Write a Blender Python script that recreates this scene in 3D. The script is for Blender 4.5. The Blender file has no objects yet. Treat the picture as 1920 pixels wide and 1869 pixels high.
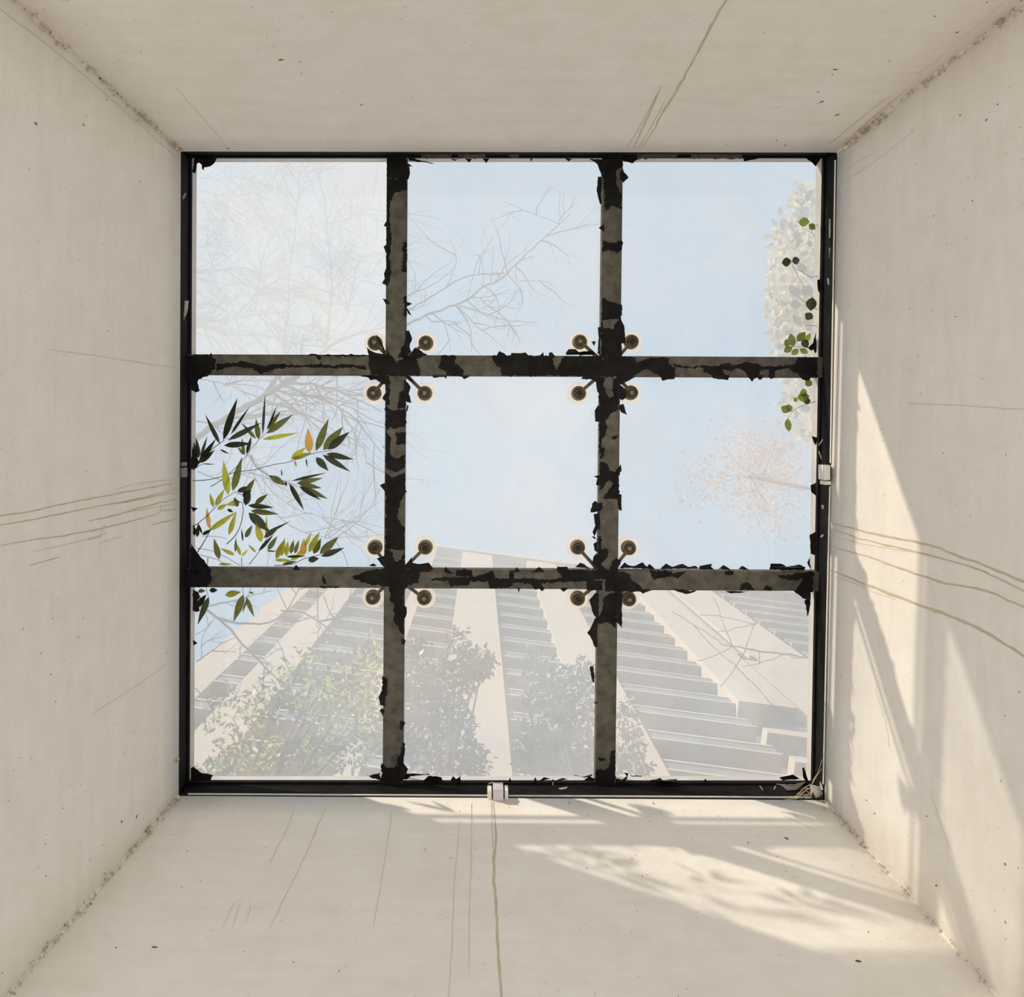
import bpy, math, random
from mathutils import Vector, Matrix
from mathutils.bvhtree import BVHTree
from mathutils.geometry import tessellate_polygon

rnd = random.Random(7)
S = bpy.context.scene
COL = S.collection

# ------------------------------------------------------------------ camera, sky, sun, exposure
CZ, D, F = 1.5, 3.6, 1600.0          # eye height, eye to underside of skylight, focal length in pixels (1920 wide)
VX, VY = 900.0, 800.0                # where the zenith falls
cam = bpy.data.cameras.new('camera')
cam.sensor_width = 36.0
cam.lens = F * 36.0 / 1920.0
cam.shift_x = (960 - VX) / 1920.0
cam.shift_y = -(934.5 - VY) / 1920.0
cam.clip_start, cam.clip_end = 0.05, 600
cam_ob = bpy.data.objects.new('camera', cam)
COL.objects.link(cam_ob)
cam_ob.location = (0, 0, CZ)
cam_ob.rotation_euler = (math.pi, 0, 0)
S.camera = cam_ob

world = bpy.data.worlds.new('sky'); S.world = world
world.use_nodes = True
wt = world.node_tree
for n in list(wt.nodes): wt.nodes.remove(n)
wo = wt.nodes.new('ShaderNodeOutputWorld')
wb = wt.nodes.new('ShaderNodeBackground')
tc = wt.nodes.new('ShaderNodeTexCoord')
sx = wt.nodes.new('ShaderNodeSeparateXYZ')
rp = wt.nodes.new('ShaderNodeValToRGB')
rp.color_ramp.elements[0].position = 0.0; rp.color_ramp.elements[0].color = (0.72, 0.74, 0.76, 1)
rp.color_ramp.elements[1].position = 1.0; rp.color_ramp.elements[1].color = (0.41, 0.60, 0.81, 1)
e = rp.color_ramp.elements.new(0.35); e.color = (0.60, 0.70, 0.84, 1)
wt.links.new(tc.outputs['Generated'], sx.inputs[0])
wt.links.new(sx.outputs['Z'], rp.inputs[0])
wt.links.new(rp.outputs[0], wb.inputs[0])
wb.inputs[1].default_value = 0.72
wt.links.new(wb.outputs[0], wo.inputs[0])

SUN_DIR = Vector((2.47, 2.06, -1.0)).normalized()
sun = bpy.data.lights.new('sun', 'SUN')
sun.energy = 6.1
sun.color = (1.0, 0.87, 0.71)
sun.angle = math.radians(0.6)
sun_ob = bpy.data.objects.new('sun', sun); COL.objects.link(sun_ob)
sun_ob.location = (-12, -10, 12)
sun_ob.rotation_euler = SUN_DIR.to_track_quat('-Z', 'Y').to_euler()

S.view_settings.view_transform = 'Standard'
S.view_settings.look = 'None'
S.view_settings.gamma = 1.0
S.view_settings.use_curve_mapping = False
S.view_settings.exposure = 0.36
S.cycles.diffuse_bounces = 8
S.cycles.max_bounces = 16
S.cycles.transparent_max_bounces = 24

# ------------------------------------------------------------------ helpers
Z0 = CZ + D

def P(px, py, h):
    """Point at height h above the underside of the skylight that lies on the line of sight of a pixel."""
    k = (D + h) / F
    return Vector(((px - VX) * k, (py - VY) * k, Z0 + h))

def lin(r, g, b):
    f = lambda c: (c / 255 / 12.92) if c / 255 <= 0.04045 else ((c / 255 + 0.055) / 1.055) ** 2.4
    return (f(r), f(g), f(b))

def obj(name, verts, faces, mats, parent=None, smooth=False, mat_idx=None):
    me = bpy.data.meshes.new(name)
    me.from_pydata([tuple(v) for v in verts], [], faces)
    if not isinstance(mats, (list, tuple)): mats = [mats]
    for m in mats: me.materials.append(m)
    if mat_idx: 
        for p, i in zip(me.polygons, mat_idx): p.material_index = i
    if smooth:
        for p in me.polygons: p.use_smooth = True
    me.update()
    o = bpy.data.objects.new(name, me)
    COL.objects.link(o)
    if parent is not None: o.parent = parent
    return o

def empty(name, loc=(0, 0, 0)):
    o = bpy.data.objects.new(name, None); COL.objects.link(o)
    o.empty_display_size = 0.1
    return o

def tag(o, label=None, cat=None, group=None, kind=None):
    if label: o['label'] = label
    if cat: o['category'] = cat
    if group: o['group'] = group
    if kind: o['kind'] = kind
    return o

class MB:
    def __init__(s): s.v, s.f, s.m = [], [], []
    def add(s, v, f, mi=0):
        b = len(s.v); s.v += [Vector(x) for x in v]; s.f += [tuple(i + b for i in q) for q in f]; s.m += [mi] * len(f)
    def box(s, a, b, mi=0):
        x0, y0, z0 = a; x1, y1, z1 = b
        s.hexa([(x0,y0,z0),(x1,y0,z0),(x1,y1,z0),(x0,y1,z0)], [(x0,y0,z1),(x1,y0,z1),(x1,y1,z1),(x0,y1,z1)], mi)
    def hexa(s, lo, hi, mi=0):
        s.add(list(lo) + list(hi), [(3,2,1,0),(4,5,6,7),(0,1,5,4),(1,2,6,5),(2,3,7,6),(3,0,4,7)], mi)
    def tube(s, pts, rad, seg=6, mi=0, cap=True):
        pts = [Vector(p) for p in pts]
        n = len(pts)
        if not isinstance(rad, (list, tuple)): rad = [rad] * n
        b = len(s.v); up = Vector((0.31, 0.17, 0.93))
        for i, p in enumerate(pts):
            t = (pts[min(i+1, n-1)] - pts[max(i-1, 0)])
            if t.length < 1e-9: t = Vector((0, 0, 1))
            t.normalize()
            a = t.cross(up)
            if a.length < 0.05: a = t.cross(Vector((1, 0, 0)))
            a.normalize(); c = t.cross(a)
            for k in range(seg):
                an = 2 * math.pi * k / seg
                s.v.append(p + (a * math.cos(an) + c * math.sin(an)) * rad[i])
        for i in range(n - 1):
            for k in range(seg):
                k2 = (k + 1) % seg
                s.f.append((b+i*seg+k, b+i*seg+k2, b+(i+1)*seg+k2, b+(i+1)*seg+k)); s.m.append(mi)
        if cap:
            s.f.append(tuple(b + k for k in reversed(range(seg)))); s.m.append(mi)
            s.f.append(tuple(b + (n-1)*seg + k for k in range(seg))); s.m.append(mi)
    def lathe(s, c, prof, seg=24, mi=0):
        """prof = list of (radius, z) around a vertical axis through c."""
        b = len(s.v); c = Vector(c)
        for r, z in prof:
            for k in range(seg):
                a = 2 * math.pi * k / seg
                s.v.append(c + Vector((r * math.cos(a), r * math.sin(a), z)))
        for i in range(len(prof) - 1):
            for k in range(seg):
                k2 = (k + 1) % seg
                s.f.append((b+i*seg+k, b+i*seg+k2, b+(i+1)*seg+k2, b+(i+1)*seg+k)); s.m.append(mi)
    def build(s, name, mats, parent=None, smooth=False):
        return obj(name, s.v, s.f, mats, parent, smooth, s.m if isinstance(mats, (list, tuple)) else None)

# ------------------------------------------------------------------ materials
def new_mat(name):
    m = bpy.data.materials.new(name); m.use_nodes = True
    nt = m.node_tree
    for n in list(nt.nodes): nt.nodes.remove(n)
    out = nt.nodes.new('ShaderNodeOutputMaterial')
    return m, nt, out

def N(nt, t, **kw):
    n = nt.nodes.new(t)
    for k, v in kw.items():
        if k in n.inputs: n.inputs[k].default_value = v
        else: setattr(n, k, v)
    return n

def ramp(nt, src, stops):
    r = nt.nodes.new('ShaderNodeValToRGB')
    els = r.color_ramp.elements
    els[0].position, els[0].color = stops[0][0], (*stops[0][1], 1)
    els[1].position, els[1].color = stops[-1][0], (*stops[-1][1], 1)
    for p, c in stops[1:-1]:
        e = els.new(p); e.color = (*c, 1)
    nt.links.new(src, r.inputs[0])
    return r

def noise(nt, scale, detail=4, rough=0.55, vec=None, stretch=None):
    n = N(nt, 'ShaderNodeTexNoise', Scale=scale, Detail=detail, Roughness=rough)
    g = vec or nt.nodes.new('ShaderNodeNewGeometry').outputs['Position']
    if stretch:
        mp = nt.nodes.new('ShaderNodeMapping'); mp.inputs['Scale'].default_value = stretch
        nt.links.new(g, mp.inputs[0]); g = mp.outputs[0]
    nt.links.new(g, n.inputs['Vector'])
    return n

def simple(name, c0, c1=None, scale=8.0, rough=0.8, bump=0.0, bscale=60, metal=0.0, spec=0.3, stretch=None):
    m, nt, out = new_mat(name)
    b = N(nt, 'ShaderNodeBsdfPrincipled', Roughness=rough, Metallic=metal)
    b.inputs['Specular IOR Level'].default_value = spec
    if c1 is None: b.inputs['Base Color'].default_value = (*c0, 1)
    else:
        n = noise(nt, scale, stretch=stretch)
        r = ramp(nt, n.outputs[0], [(0.3, c0), (0.7, c1)])
        nt.links.new(r.outputs[0], b.inputs['Base Color'])
    if bump:
        n2 = noise(nt, bscale, 6)
        bp = N(nt, 'ShaderNodeBump', Strength=bump, Distance=0.004)
        nt.links.new(n2.outputs[0], bp.inputs['Height']); nt.links.new(bp.outputs[0], b.inputs['Normal'])
    nt.links.new(b.outputs[0], out.inputs[0])
    return m

def leafy(name, c0, c1, scale=30.0, trans=0.5, tcol=None):
    m, nt, out = new_mat(name)
    n = noise(nt, scale, 3)
    r = ramp(nt, n.outputs[0], [(0.35, c0), (0.65, c1)])
    d = N(nt, 'ShaderNodeBsdfDiffuse'); t = N(nt, 'ShaderNodeBsdfTranslucent')
    nt.links.new(r.outputs[0], d.inputs[0])
    if tcol:
        r2 = ramp(nt, n.outputs[0], [(0.35, tcol), (0.65, tuple(min(1, x * 1.25) for x in tcol))])
        nt.links.new(r2.outputs[0], t.inputs[0])
    else: nt.links.new(r.outputs[0], t.inputs[0])
    g = N(nt, 'ShaderNodeBsdfGlossy', Roughness=0.35)
    mx = N(nt, 'ShaderNodeMixShader'); mx.inputs[0].default_value = trans
    mx2 = N(nt, 'ShaderNodeMixShader'); mx2.inputs[0].default_value = 0.04
    nt.links.new(d.outputs[0], mx.inputs[1]); nt.links.new(t.outputs[0], mx.inputs[2])
    nt.links.new(mx.outputs[0], mx2.inputs[1]); nt.links.new(g.outputs[0], mx2.inputs[2])
    nt.links.new(mx2.outputs[0], out.inputs[0])
    return m

def leafy_clear(name, c0, c1, scale, trans):
    m = leafy(name, c0, c1, scale, trans); nt = m.node_tree
    out = [n for n in nt.nodes if n.type == 'OUTPUT_MATERIAL'][0]
    src = out.inputs[0].links[0].from_socket
    tr = N(nt, 'ShaderNodeBsdfTransparent'); mx = N(nt, 'ShaderNodeMixShader'); mx.inputs[0].default_value = 0.5
    nt.links.new(src, mx.inputs[1]); nt.links.new(tr.outputs[0], mx.inputs[2]); nt.links.new(mx.outputs[0], out.inputs[0])
    return m

def wall_mat():
    m, nt, out = new_mat('limewashed_plaster')
    b = N(nt, 'ShaderNodeBsdfPrincipled', Roughness=0.9)
    b.inputs['Specular IOR Level'].default_value = 0.15
    n1 = noise(nt, 1.3, 5, 0.6)
    n2 = noise(nt, 9.0, 6, 0.65)
    n3 = noise(nt, 3.0, 4, 0.6, stretch=(1.0, 1.0, 9.0))
    r1 = ramp(nt, n1.outputs[0], [(0.3, (0.850, 0.800, 0.733)), (0.7, (0.878, 0.842, 0.788))])
    r2 = ramp(nt, n2.outputs[0], [(0.25, (0.95, 0.94, 0.92)), (0.6, (1, 1, 1))])
    r3 = ramp(nt, n3.outputs[0], [(0.3, (0.96, 0.95, 0.94)), (0.65, (1, 1, 1))])
    a = N(nt, 'ShaderNodeMix', data_type='RGBA', blend_type='MULTIPLY'); a.inputs[0].default_value = 1
    c = N(nt, 'ShaderNodeMix', data_type='RGBA', blend_type='MULTIPLY'); c.inputs[0].default_value = 1
    nt.links.new(r1.outputs[0], a.inputs[6]); nt.links.new(r2.outputs[0], a.inputs[7])
    nt.links.new(a.outputs[2], c.inputs[6]); nt.links.new(r3.outputs[0], c.inputs[7])
    nt.links.new(c.outputs[2], b.inputs['Base Color'])
    n4 = noise(nt, 45, 6, 0.6)
    n5 = noise(nt, 5, 3, 0.5)
    ad = N(nt, 'ShaderNodeMath', operation='MULTIPLY_ADD'); ad.inputs[1].default_value = 3.0
    nt.links.new(n5.outputs[0], ad.inputs[0]); nt.links.new(n4.outputs[0], ad.inputs[2])
    bp = N(nt, 'ShaderNodeBump', Strength=0.35, Distance=0.006)
    nt.links.new(ad.outputs[0], bp.inputs['Height']); nt.links.new(bp.outputs[0], b.inputs['Normal'])
    nt.links.new(b.outputs[0], out.inputs[0])
    return m

def dusty_glass():
    """Clear sheet with a film of pale dust: part passes straight through, part scatters."""
    m, nt, out = new_mat('dusty_glass')
    tr = N(nt, 'ShaderNodeBsdfTransparent'); tr.inputs[0].default_value = (0.95, 0.97, 0.97, 1)
    tl = N(nt, 'ShaderNodeBsdfTranslucent'); df = N(nt, 'ShaderNodeBsdfDiffuse')
    n1 = noise(nt, 1.6, 5, 0.6); n2 = noise(nt, 14, 6, 0.7); n3 = noise(nt, 70, 2, 0.5)
    nw = noise(nt, 2.2, 3, 0.5)
    r = ramp(nt, nw.outputs[0], [(0.35, (0.80, 0.84, 0.865)), (0.65, (0.87, 0.85, 0.83))])
    nt.links.new(r.outputs[0], tl.inputs[0]); nt.links.new(r.outputs[0], df.inputs[0])
    oi = nt.nodes.new('ShaderNodeObjectInfo')
    sp = nt.nodes.new('ShaderNodeSeparateColor'); nt.links.new(oi.outputs['Color'], sp.inputs[0])
    m1 = N(nt, 'ShaderNodeMapRange'); m1.inputs[1].default_value = .3; m1.inputs[2].default_value = .7
    m1.inputs[3].default_value = -0.07; m1.inputs[4].default_value = 0.07
    nt.links.new(n1.outputs[0], m1.inputs[0])
    m2 = N(nt, 'ShaderNodeMapRange'); m2.inputs[1].default_value = .3; m2.inputs[2].default_value = .7
    m2.inputs[3].default_value = -0.018; m2.inputs[4].default_value = 0.018
    nt.links.new(n2.outputs[0], m2.inputs[0])
    m3 = N(nt, 'ShaderNodeMapRange'); m3.inputs[1].default_value = .70; m3.inputs[2].default_value = .78
    m3.inputs[3].default_value = 0.0; m3.inputs[4].default_value = 0.12
    nt.links.new(n3.outputs[0], m3.inputs[0])
    a1 = N(nt, 'ShaderNodeMath', operation='ADD'); a2 = N(nt, 'ShaderNodeMath', operation='ADD')
    a3 = N(nt, 'ShaderNodeMath', operation='ADD', use_clamp=True)
    nt.links.new(sp.outputs[0], a1.inputs[0]); nt.links.new(m1.outputs[0], a1.inputs[1])
    nt.links.new(a1.outputs[0], a2.inputs[0]); nt.links.new(m2.outputs[0], a2.inputs[1])
    nt.links.new(a2.outputs[0], a3.inputs[0]); nt.links.new(m3.outputs[0], a3.inputs[1])
    md = N(nt, 'ShaderNodeMixShader'); md.inputs[0].default_value = 0.12
    nt.links.new(tl.outputs[0], md.inputs[1]); nt.links.new(df.outputs[0], md.inputs[2])
    mx = N(nt, 'ShaderNodeMixShader')
    nt.links.new(a3.outputs[0], mx.inputs[0])
    nt.links.new(tr.outputs[0], mx.inputs[1]); nt.links.new(md.outputs[0], mx.inputs[2])
    nt.links.new(mx.outputs[0], out.inputs[0])
    return m

def clear_glass():
    m, nt, out = new_mat('clear_glass')
    tr = N(nt, 'ShaderNodeBsdfTransparent'); tr.inputs[0].default_value = (0.985, 0.99, 0.99, 1)
    gl = N(nt, 'ShaderNodeBsdfGlossy', Roughness=0.05)
    lw = N(nt, 'ShaderNodeFresnel', IOR=1.45)
    mx = N(nt, 'ShaderNodeMixShader')
    nt.links.new(lw.outputs[0], mx.inputs[0]); nt.links.new(tr.outputs[0], mx.inputs[1]); nt.links.new(gl.outputs[0], mx.inputs[2])
    nt.links.new(mx.outputs[0], out.inputs[0])
    return m

M = {}
M['wall'] = wall_mat()
M['glass_dust'] = dusty_glass()
M['glass'] = clear_glass()
M['paint'] = simple('black_paint', (0.014, 0.013, 0.0132), (0.025, 0.0235, 0.022), 14, 0.85, 0.5, 90, spec=0.06)
M['rail_paint_darkened'] = simple('black_paint_darkened', (0.008, 0.0075, 0.0075), (0.016, 0.015, 0.014), 14, 0.85, 0.5, 90, spec=0.04)  # same black paint, colour darkened to hold back light on the rails
M['steel'] = simple('bare_olive_steel', (0.088, 0.081, 0.065), (0.175, 0.163, 0.130), 22, 0.8, 0.4, 120, spec=0.1)
M['flake'] = simple('peeled_paint', (0.016, 0.0145, 0.016), (0.027, 0.025, 0.024), 30, 0.85, spec=0.06)
M['flake_back'] = simple('paint_underside', (0.20, 0.185, 0.15), (0.30, 0.28, 0.23), 40, 0.8)
M['curb'] = simple('pale_curb_metal', (0.60, 0.57, 0.55), (0.72, 0.69, 0.66), 6, 0.6)
M['alu'] = simple('pale_aluminium_edge', (0.72, 0.69, 0.62), (0.82, 0.79, 0.72), 30, 0.5)
M['clamp'] = simple('grey_clamp_metal', (0.55, 0.53, 0.54), (0.68, 0.66, 0.67), 20, 0.5)
M['dark_clamp'] = simple('dark_grey_clamp_metal', (0.16, 0.155, 0.15), (0.24, 0.23, 0.22), 40, 0.6)  # darker grey metal for the left clamp
M['bronze'] = simple('tarnished_bronze', (0.12, 0.092, 0.058), (0.20, 0.16, 0.105), 60, 0.6, 0.2, 150)
M['bronze_dark'] = simple('dark_bronze', (0.035, 0.026, 0.018), (0.07, 0.052, 0.034), 60, 0.6)
M['brass_highlight'] = simple('worn_brass_highlight', (0.30, 0.24, 0.15), (0.42, 0.35, 0.24), 60, 0.5)  # lighter metal paints in the ring highlights on the bolts
M['halo_disc'] = leafy_clear('cream_halo_disc', (1.0, 0.87, 0.73), (1.0, 0.91, 0.80), 20, 0.96)  # translucent cream disc draws the pale halo round each bolt
M['seal'] = simple('black_seal', (0.02, 0.02, 0.02))
M['streak'] = simple('ochre_drip', (0.54, 0.46, 0.31), (0.63, 0.56, 0.43), 20, 0.9)
M['streak_faint'] = simple('faint_drip', (0.66, 0.60, 0.51), (0.72, 0.67, 0.59), 14, 0.9)
M['speck'] = simple('dark_dirt', (0.05, 0.04, 0.03), (0.16, 0.12, 0.08), 40, 0.9)
M['speck_faint'] = simple('brown_dirt', (0.40, 0.32, 0.21), (0.55, 0.46, 0.33), 40, 0.9)
M['bead'] = simple('filler_bead', (0.66, 0.59, 0.49), (0.78, 0.73, 0.66), 18, 0.9, 0.6, 60)
M['concrete'] = simple('pale_concrete', (0.78, 0.78, 0.77), (0.84, 0.84, 0.83), 3, 0.9, 0.2, 20)  # whitened so the floor throws sunlight up the shaft
M['ground'] = simple('garden_ground', (0.46, 0.46, 0.44), (0.56, 0.55, 0.53), 0.6, 0.95)  # lightened to add bounce light from below
M['roof'] = simple('grey_roof', (0.35, 0.34, 0.33), (0.45, 0.44, 0.43), 2, 0.9)
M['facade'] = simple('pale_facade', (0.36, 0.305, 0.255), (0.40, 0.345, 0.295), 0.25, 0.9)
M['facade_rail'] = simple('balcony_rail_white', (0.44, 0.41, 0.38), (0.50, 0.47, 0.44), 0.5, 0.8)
M['facade_shade'] = simple('facade_painted_shade', (0.12, 0.13, 0.15), (0.17, 0.18, 0.20), 0.4, 0.8)  # grey with shade painted in, for recessed strips and balcony fronts
M['pane_far'] = simple('dark_window_glass', (0.05, 0.065, 0.09), (0.08, 0.10, 0.13), 0.5, 0.15, spec=0.5)
M['bark'] = simple('grey_bark', (0.04, 0.036, 0.033), (0.08, 0.07, 0.06), 10, 0.9)
M['twig'] = simple('twig_bark', (0.020, 0.025, 0.034), (0.045, 0.050, 0.060), 10, 0.9)
M['dry'] = simple('dry_grass', (0.34, 0.26, 0.15), (0.55, 0.45, 0.30), 40, 0.9)
M['scrap'] = simple('pale_scrap', (0.66, 0.62, 0.56), (0.78, 0.74, 0.68), 20, 0.7)
M['stem'] = simple('bamboo_stem', (0.10, 0.085, 0.11), (0.17, 0.16, 0.16), 30, 0.7)
M['bd'] = leafy('bamboo_leaf_dark', (0.016, 0.020, 0.010), (0.028, 0.034, 0.014), 40, 0.45, (0.032, 0.038, 0.016))
M['bg'] = leafy('bamboo_leaf_green', (0.050, 0.064, 0.014), (0.10, 0.11, 0.02), 40, 0.6, (0.115, 0.122, 0.018))
M['by'] = leafy('bamboo_leaf_yellow', (0.16, 0.17, 0.02), (0.26, 0.25, 0.03), 40, 0.65, (0.42, 0.40, 0.03))
M['bo'] = leafy('bamboo_leaf_orange', (0.30, 0.24, 0.02), (0.48, 0.16, 0.06), 9, 0.65, (0.60, 0.34, 0.06))
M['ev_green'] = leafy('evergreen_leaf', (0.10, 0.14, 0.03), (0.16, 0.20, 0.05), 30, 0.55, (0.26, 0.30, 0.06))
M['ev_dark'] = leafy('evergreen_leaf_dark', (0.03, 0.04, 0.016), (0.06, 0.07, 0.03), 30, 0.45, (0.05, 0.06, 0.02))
M['ev_grey'] = leafy('evergreen_leaf_hazed', (0.17, 0.18, 0.14), (0.24, 0.24, 0.20), 30, 0.5)  # greyed leaf colour with the haze painted in
M['ev_pale'] = leafy('evergreen_painted_sun', (0.50, 0.46, 0.33), (0.66, 0.61, 0.47), 30, 0.55)  # cream colour paints sunlight and haze into the shrub's leaves
M['tree_dark'] = leafy('tree_leaf_grey', (0.025, 0.03, 0.025), (0.06, 0.065, 0.055), 3, 0.3)
M['tree_pale'] = leafy('tree_painted_glint', (0.55, 0.53, 0.45), (0.7, 0.68, 0.6), 3, 0.4)  # pale leaves paint in white glints and gaps of sky
M['tree_lime'] = leafy('tree_leaf_lime', (0.16, 0.20, 0.03), (0.26, 0.28, 0.05), 3, 0.6, (0.36, 0.38, 0.06))
M['bud'] = leafy('pink_bud', (0.60, 0.42, 0.34), (0.72, 0.54, 0.44), 3, 0.5)

# ------------------------------------------------------------------ shaft walls
TOP = [P(339, 284, 0), P(1570, 286, 0), P(1546, 1500, 0), P(335, 1492, 0)]      # back-left, back-right, front-right, front-left
LOW = [P(20, -6, -0.85), P(1930, -3, -0.85), P(1890, 1889, -0.85), P(10, 1871, -0.85)]
def corner(i, t): return TOP[i] + (LOW[i] - TOP[i]) * (t / 0.85)
TB = 1.4
sides = {'wall_back': (0, 1, Vector((0, -1, 0))), 'wall_right': (1, 2, Vector((1, 0, 0))),
         'wall_front': (2, 3, Vector((0, 1, 0))), 'wall_left': (3, 0, Vector((-1, 0, 0)))}
WALL, BVH, WN = {}, {}, {}
for nm, (a, b, out) in sides.items():
    nu, nv = 12, 12
    v, f = [], []
    for layer in (0, 1):
        for j in range(nv + 1):
            t = TB * j / nv
            A, B = corner(a, t), corner(b, t)
            along = (B - A).normalized()
            for i in range(nu + 1):
                p = A.lerp(B, i / nu)
                if layer: p = p + out * 0.14 + along * 0.14 * (2 * i / nu - 1)
                v.append(p)
    L = (nu + 1) * (nv + 1)
    idx = lambda l, j, i: l * L + j * (nu + 1) + i
    inner = []
    for j in range(nv):
        for i in range(nu):
            q = (idx(0,j,i), idx(0,j,i+1), idx(0,j+1,i+1), idx(0,j+1,i)); inner.append(q)
            f.append(q)
            f.append((idx(1,j,i), idx(1,j+1,i), idx(1,j+1,i+1), idx(1,j,i+1)))
    for i in range(nu):
        f.append((idx(0,0,i), idx(1,0,i), idx(1,0,i+1), idx(0,0,i+1)))
        f.append((idx(0,nv,i), idx(0,nv,i+1), idx(1,nv,i+1), idx(1,nv,i)))
    for j in range(nv):
        f.append((idx(0,j,0), idx(0,j+1,0), idx(1,j+1,0), idx(1,j,0)))
        f.append((idx(0,j,nu), idx(1,j,nu), idx(1,j+1,nu), idx(0,j+1,nu)))
    o = obj(nm, v, f, M['wall'], None, True)
    for k, p in enumerate(o.data.polygons):
        if k >= 2 * nu * nv: p.use_smooth = False
    o['kind'] = 'structure'
    WALL[nm] = o; BVH[nm] = BVHTree.FromPolygons(v[:L], inner); WN[nm] = -out

EYE = Vector((0, 0, CZ))
def on_wall(nm, px, py, lift=0.0015):
    d = (P(px, py, 0) - EYE).normalized()
    hit = BVH[nm].ray_cast(EYE, d)
    if hit[0] is None: return None, None
    n = hit[1] if hit[1].dot(d) < 0 else -hit[1]
    return hit[0] + n * lift, n

# unseen pavilion, made open and pale to bounce light: ceiling rim, columns, floor, ground
c4 = [corner(i, TB) for i in range(4)]
zc = Z0 - TB
mb = MB()
X0, X1, Y0, Y1 = -2.7, 2.8, -2.6, 2.9
xl = min(c4[0].x, c4[3].x); xr = max(c4[1].x, c4[2].x); yb = min(c4[0].y, c4[1].y); yf = max(c4[2].y, c4[3].y)
mb.box((X0, Y0, zc - .02), (X1, yb, zc + .14)); mb.box((X0, yf, zc - .02), (X1, Y1, zc + .14))
mb.box((X0, yb, zc - .02), (xl, yf, zc + .14)); mb.box((xr, yb, zc - .02), (X1, yf, zc + .14))
tag(mb.build('ceiling', M['wall']), kind='structure')
for x, y in ((X0 + .1, Y0 + .1), (X1 - .1, Y0 + .1), (X0 + .1, Y1 - .1), (X1 - .1, Y1 - .1)):
    mb = MB(); mb.lathe((x, y, 0), [(.001, 0), (.14, 0), (.14, .06), (.10, .09), (.10, zc - .09), (.13, zc - .02), (.001, zc - .02)], 20); tag(mb.build('column', M['wall']), kind='structure')
mb = MB(); mb.box((-5.0, -14.0, -0.15), (2.95, 4.0, 0.0)); tag(mb.build('floor', M['concrete']), kind='structure')
mb = MB(); mb.box((-90, -90, -0.6), (90, 90, -0.16)); tag(mb.build('ground', M['ground']), kind='structure')

# filler beads along the four inner corners, with dirt caught in them
def speck_mesh(spots, mats_choice):
    """spots: (point, normal, size, elongation, angle)"""
    mb = MB()
    for p, n, s, el, an, mi in spots:
        a = n.cross(Vector((0.2, 0.3, 0.93))).normalized(); c = n.cross(a)
        a, c = a * math.cos(an) + c * math.sin(an), c * math.cos(an) - a * math.sin(an)
        k = 5; ring = []
        for i in range(k):
            t = 2 * math.pi * i / k + rnd.random() * .5
            r = rnd.uniform(.65, 1.2)
            ring.append(p + a * math.cos(t) * s * el * r + c * math.sin(t) * s * r)
        mb.add(ring + [p + n * s * 0.5], [(i, (i + 1) % k, k) for i in range(k)], mi)
    return mb
inward = [(1, 1), (-1, 1), (-1, -1), (1, -1)]
for i in range(4):
    pts, rad = [], []
    n = 70
    for j in range(n + 1):
        t = 0.004 + 1.05 * j / n
        p = corner(i, t)
        p = p + Vector((inward[i][0], inward[i][1], 0)) * 0.001 + Vector((rnd.gauss(0, .0012), rnd.gauss(0, .0012), 0))
        pts.append(p); rad.append(max(.002, rnd.gauss(.0065, .0028)))
    mb = MB(); mb.tube(pts, rad, 6)
    o = mb.build('trim_%d' % (i + 1), M['bead'], None, True); tag(o, kind='structure')
    sp = []
    for j in range(150 if i != 2 else 80):
        t = rnd.uniform(0.01, 1.0) if rnd.random() < .75 else rnd.uniform(.01, .3)
        p = corner(i, t); nn = Vector((inward[i][0], inward[i][1], 0)).normalized()
        off = abs(rnd.gauss(0, .012)); w = rnd.random() < .5
        p = p + Vector((inward[i][0] * (off if w else .003), inward[i][1] * (.003 if w else off), 0)) + nn * .006
        dark = rnd.random() < (.16 if i != 2 else .12)
        sp.append((p, nn, rnd.uniform(.0012, .003) * (1.0 if dark else 1.9), rnd.uniform(1, 2), rnd.uniform(0, 6), 0 if dark else 1))
    tag(speck_mesh(sp, None).build('corner_dirt', [M['speck'], M['speck_faint']], o), kind='stuff')

# mineral drips on the walls
def smooth_path(pts, step=14, jit=0.0):
    out = []
    n = len(pts)
    for i in range(n - 1):
        p0 = pts[max(i-1, 0)]; p1 = pts[i]; p2 = pts[i+1]; p3 = pts[min(i+2, n-1)]
        d = math.hypot(p2[0]-p1[0], p2[1]-p1[1]); k = max(1, int(d / step))
        for j in range(k):
            t = j / k
            q = [0.5 * ((2*p1[c]) + (-p0[c]+p2[c])*t + (2*p0[c]-5*p1[c]+4*p2[c]-p3[c])*t*t + (-p0[c]+3*p1[c]-3*p2[c]+p3[c])*t**3) for c in range(2)]
            out.append((q[0] + rnd.gauss(0, jit), q[1] + rnd.gauss(0, jit)))
    out.append(tuple(pts[-1]))
    return out

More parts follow.
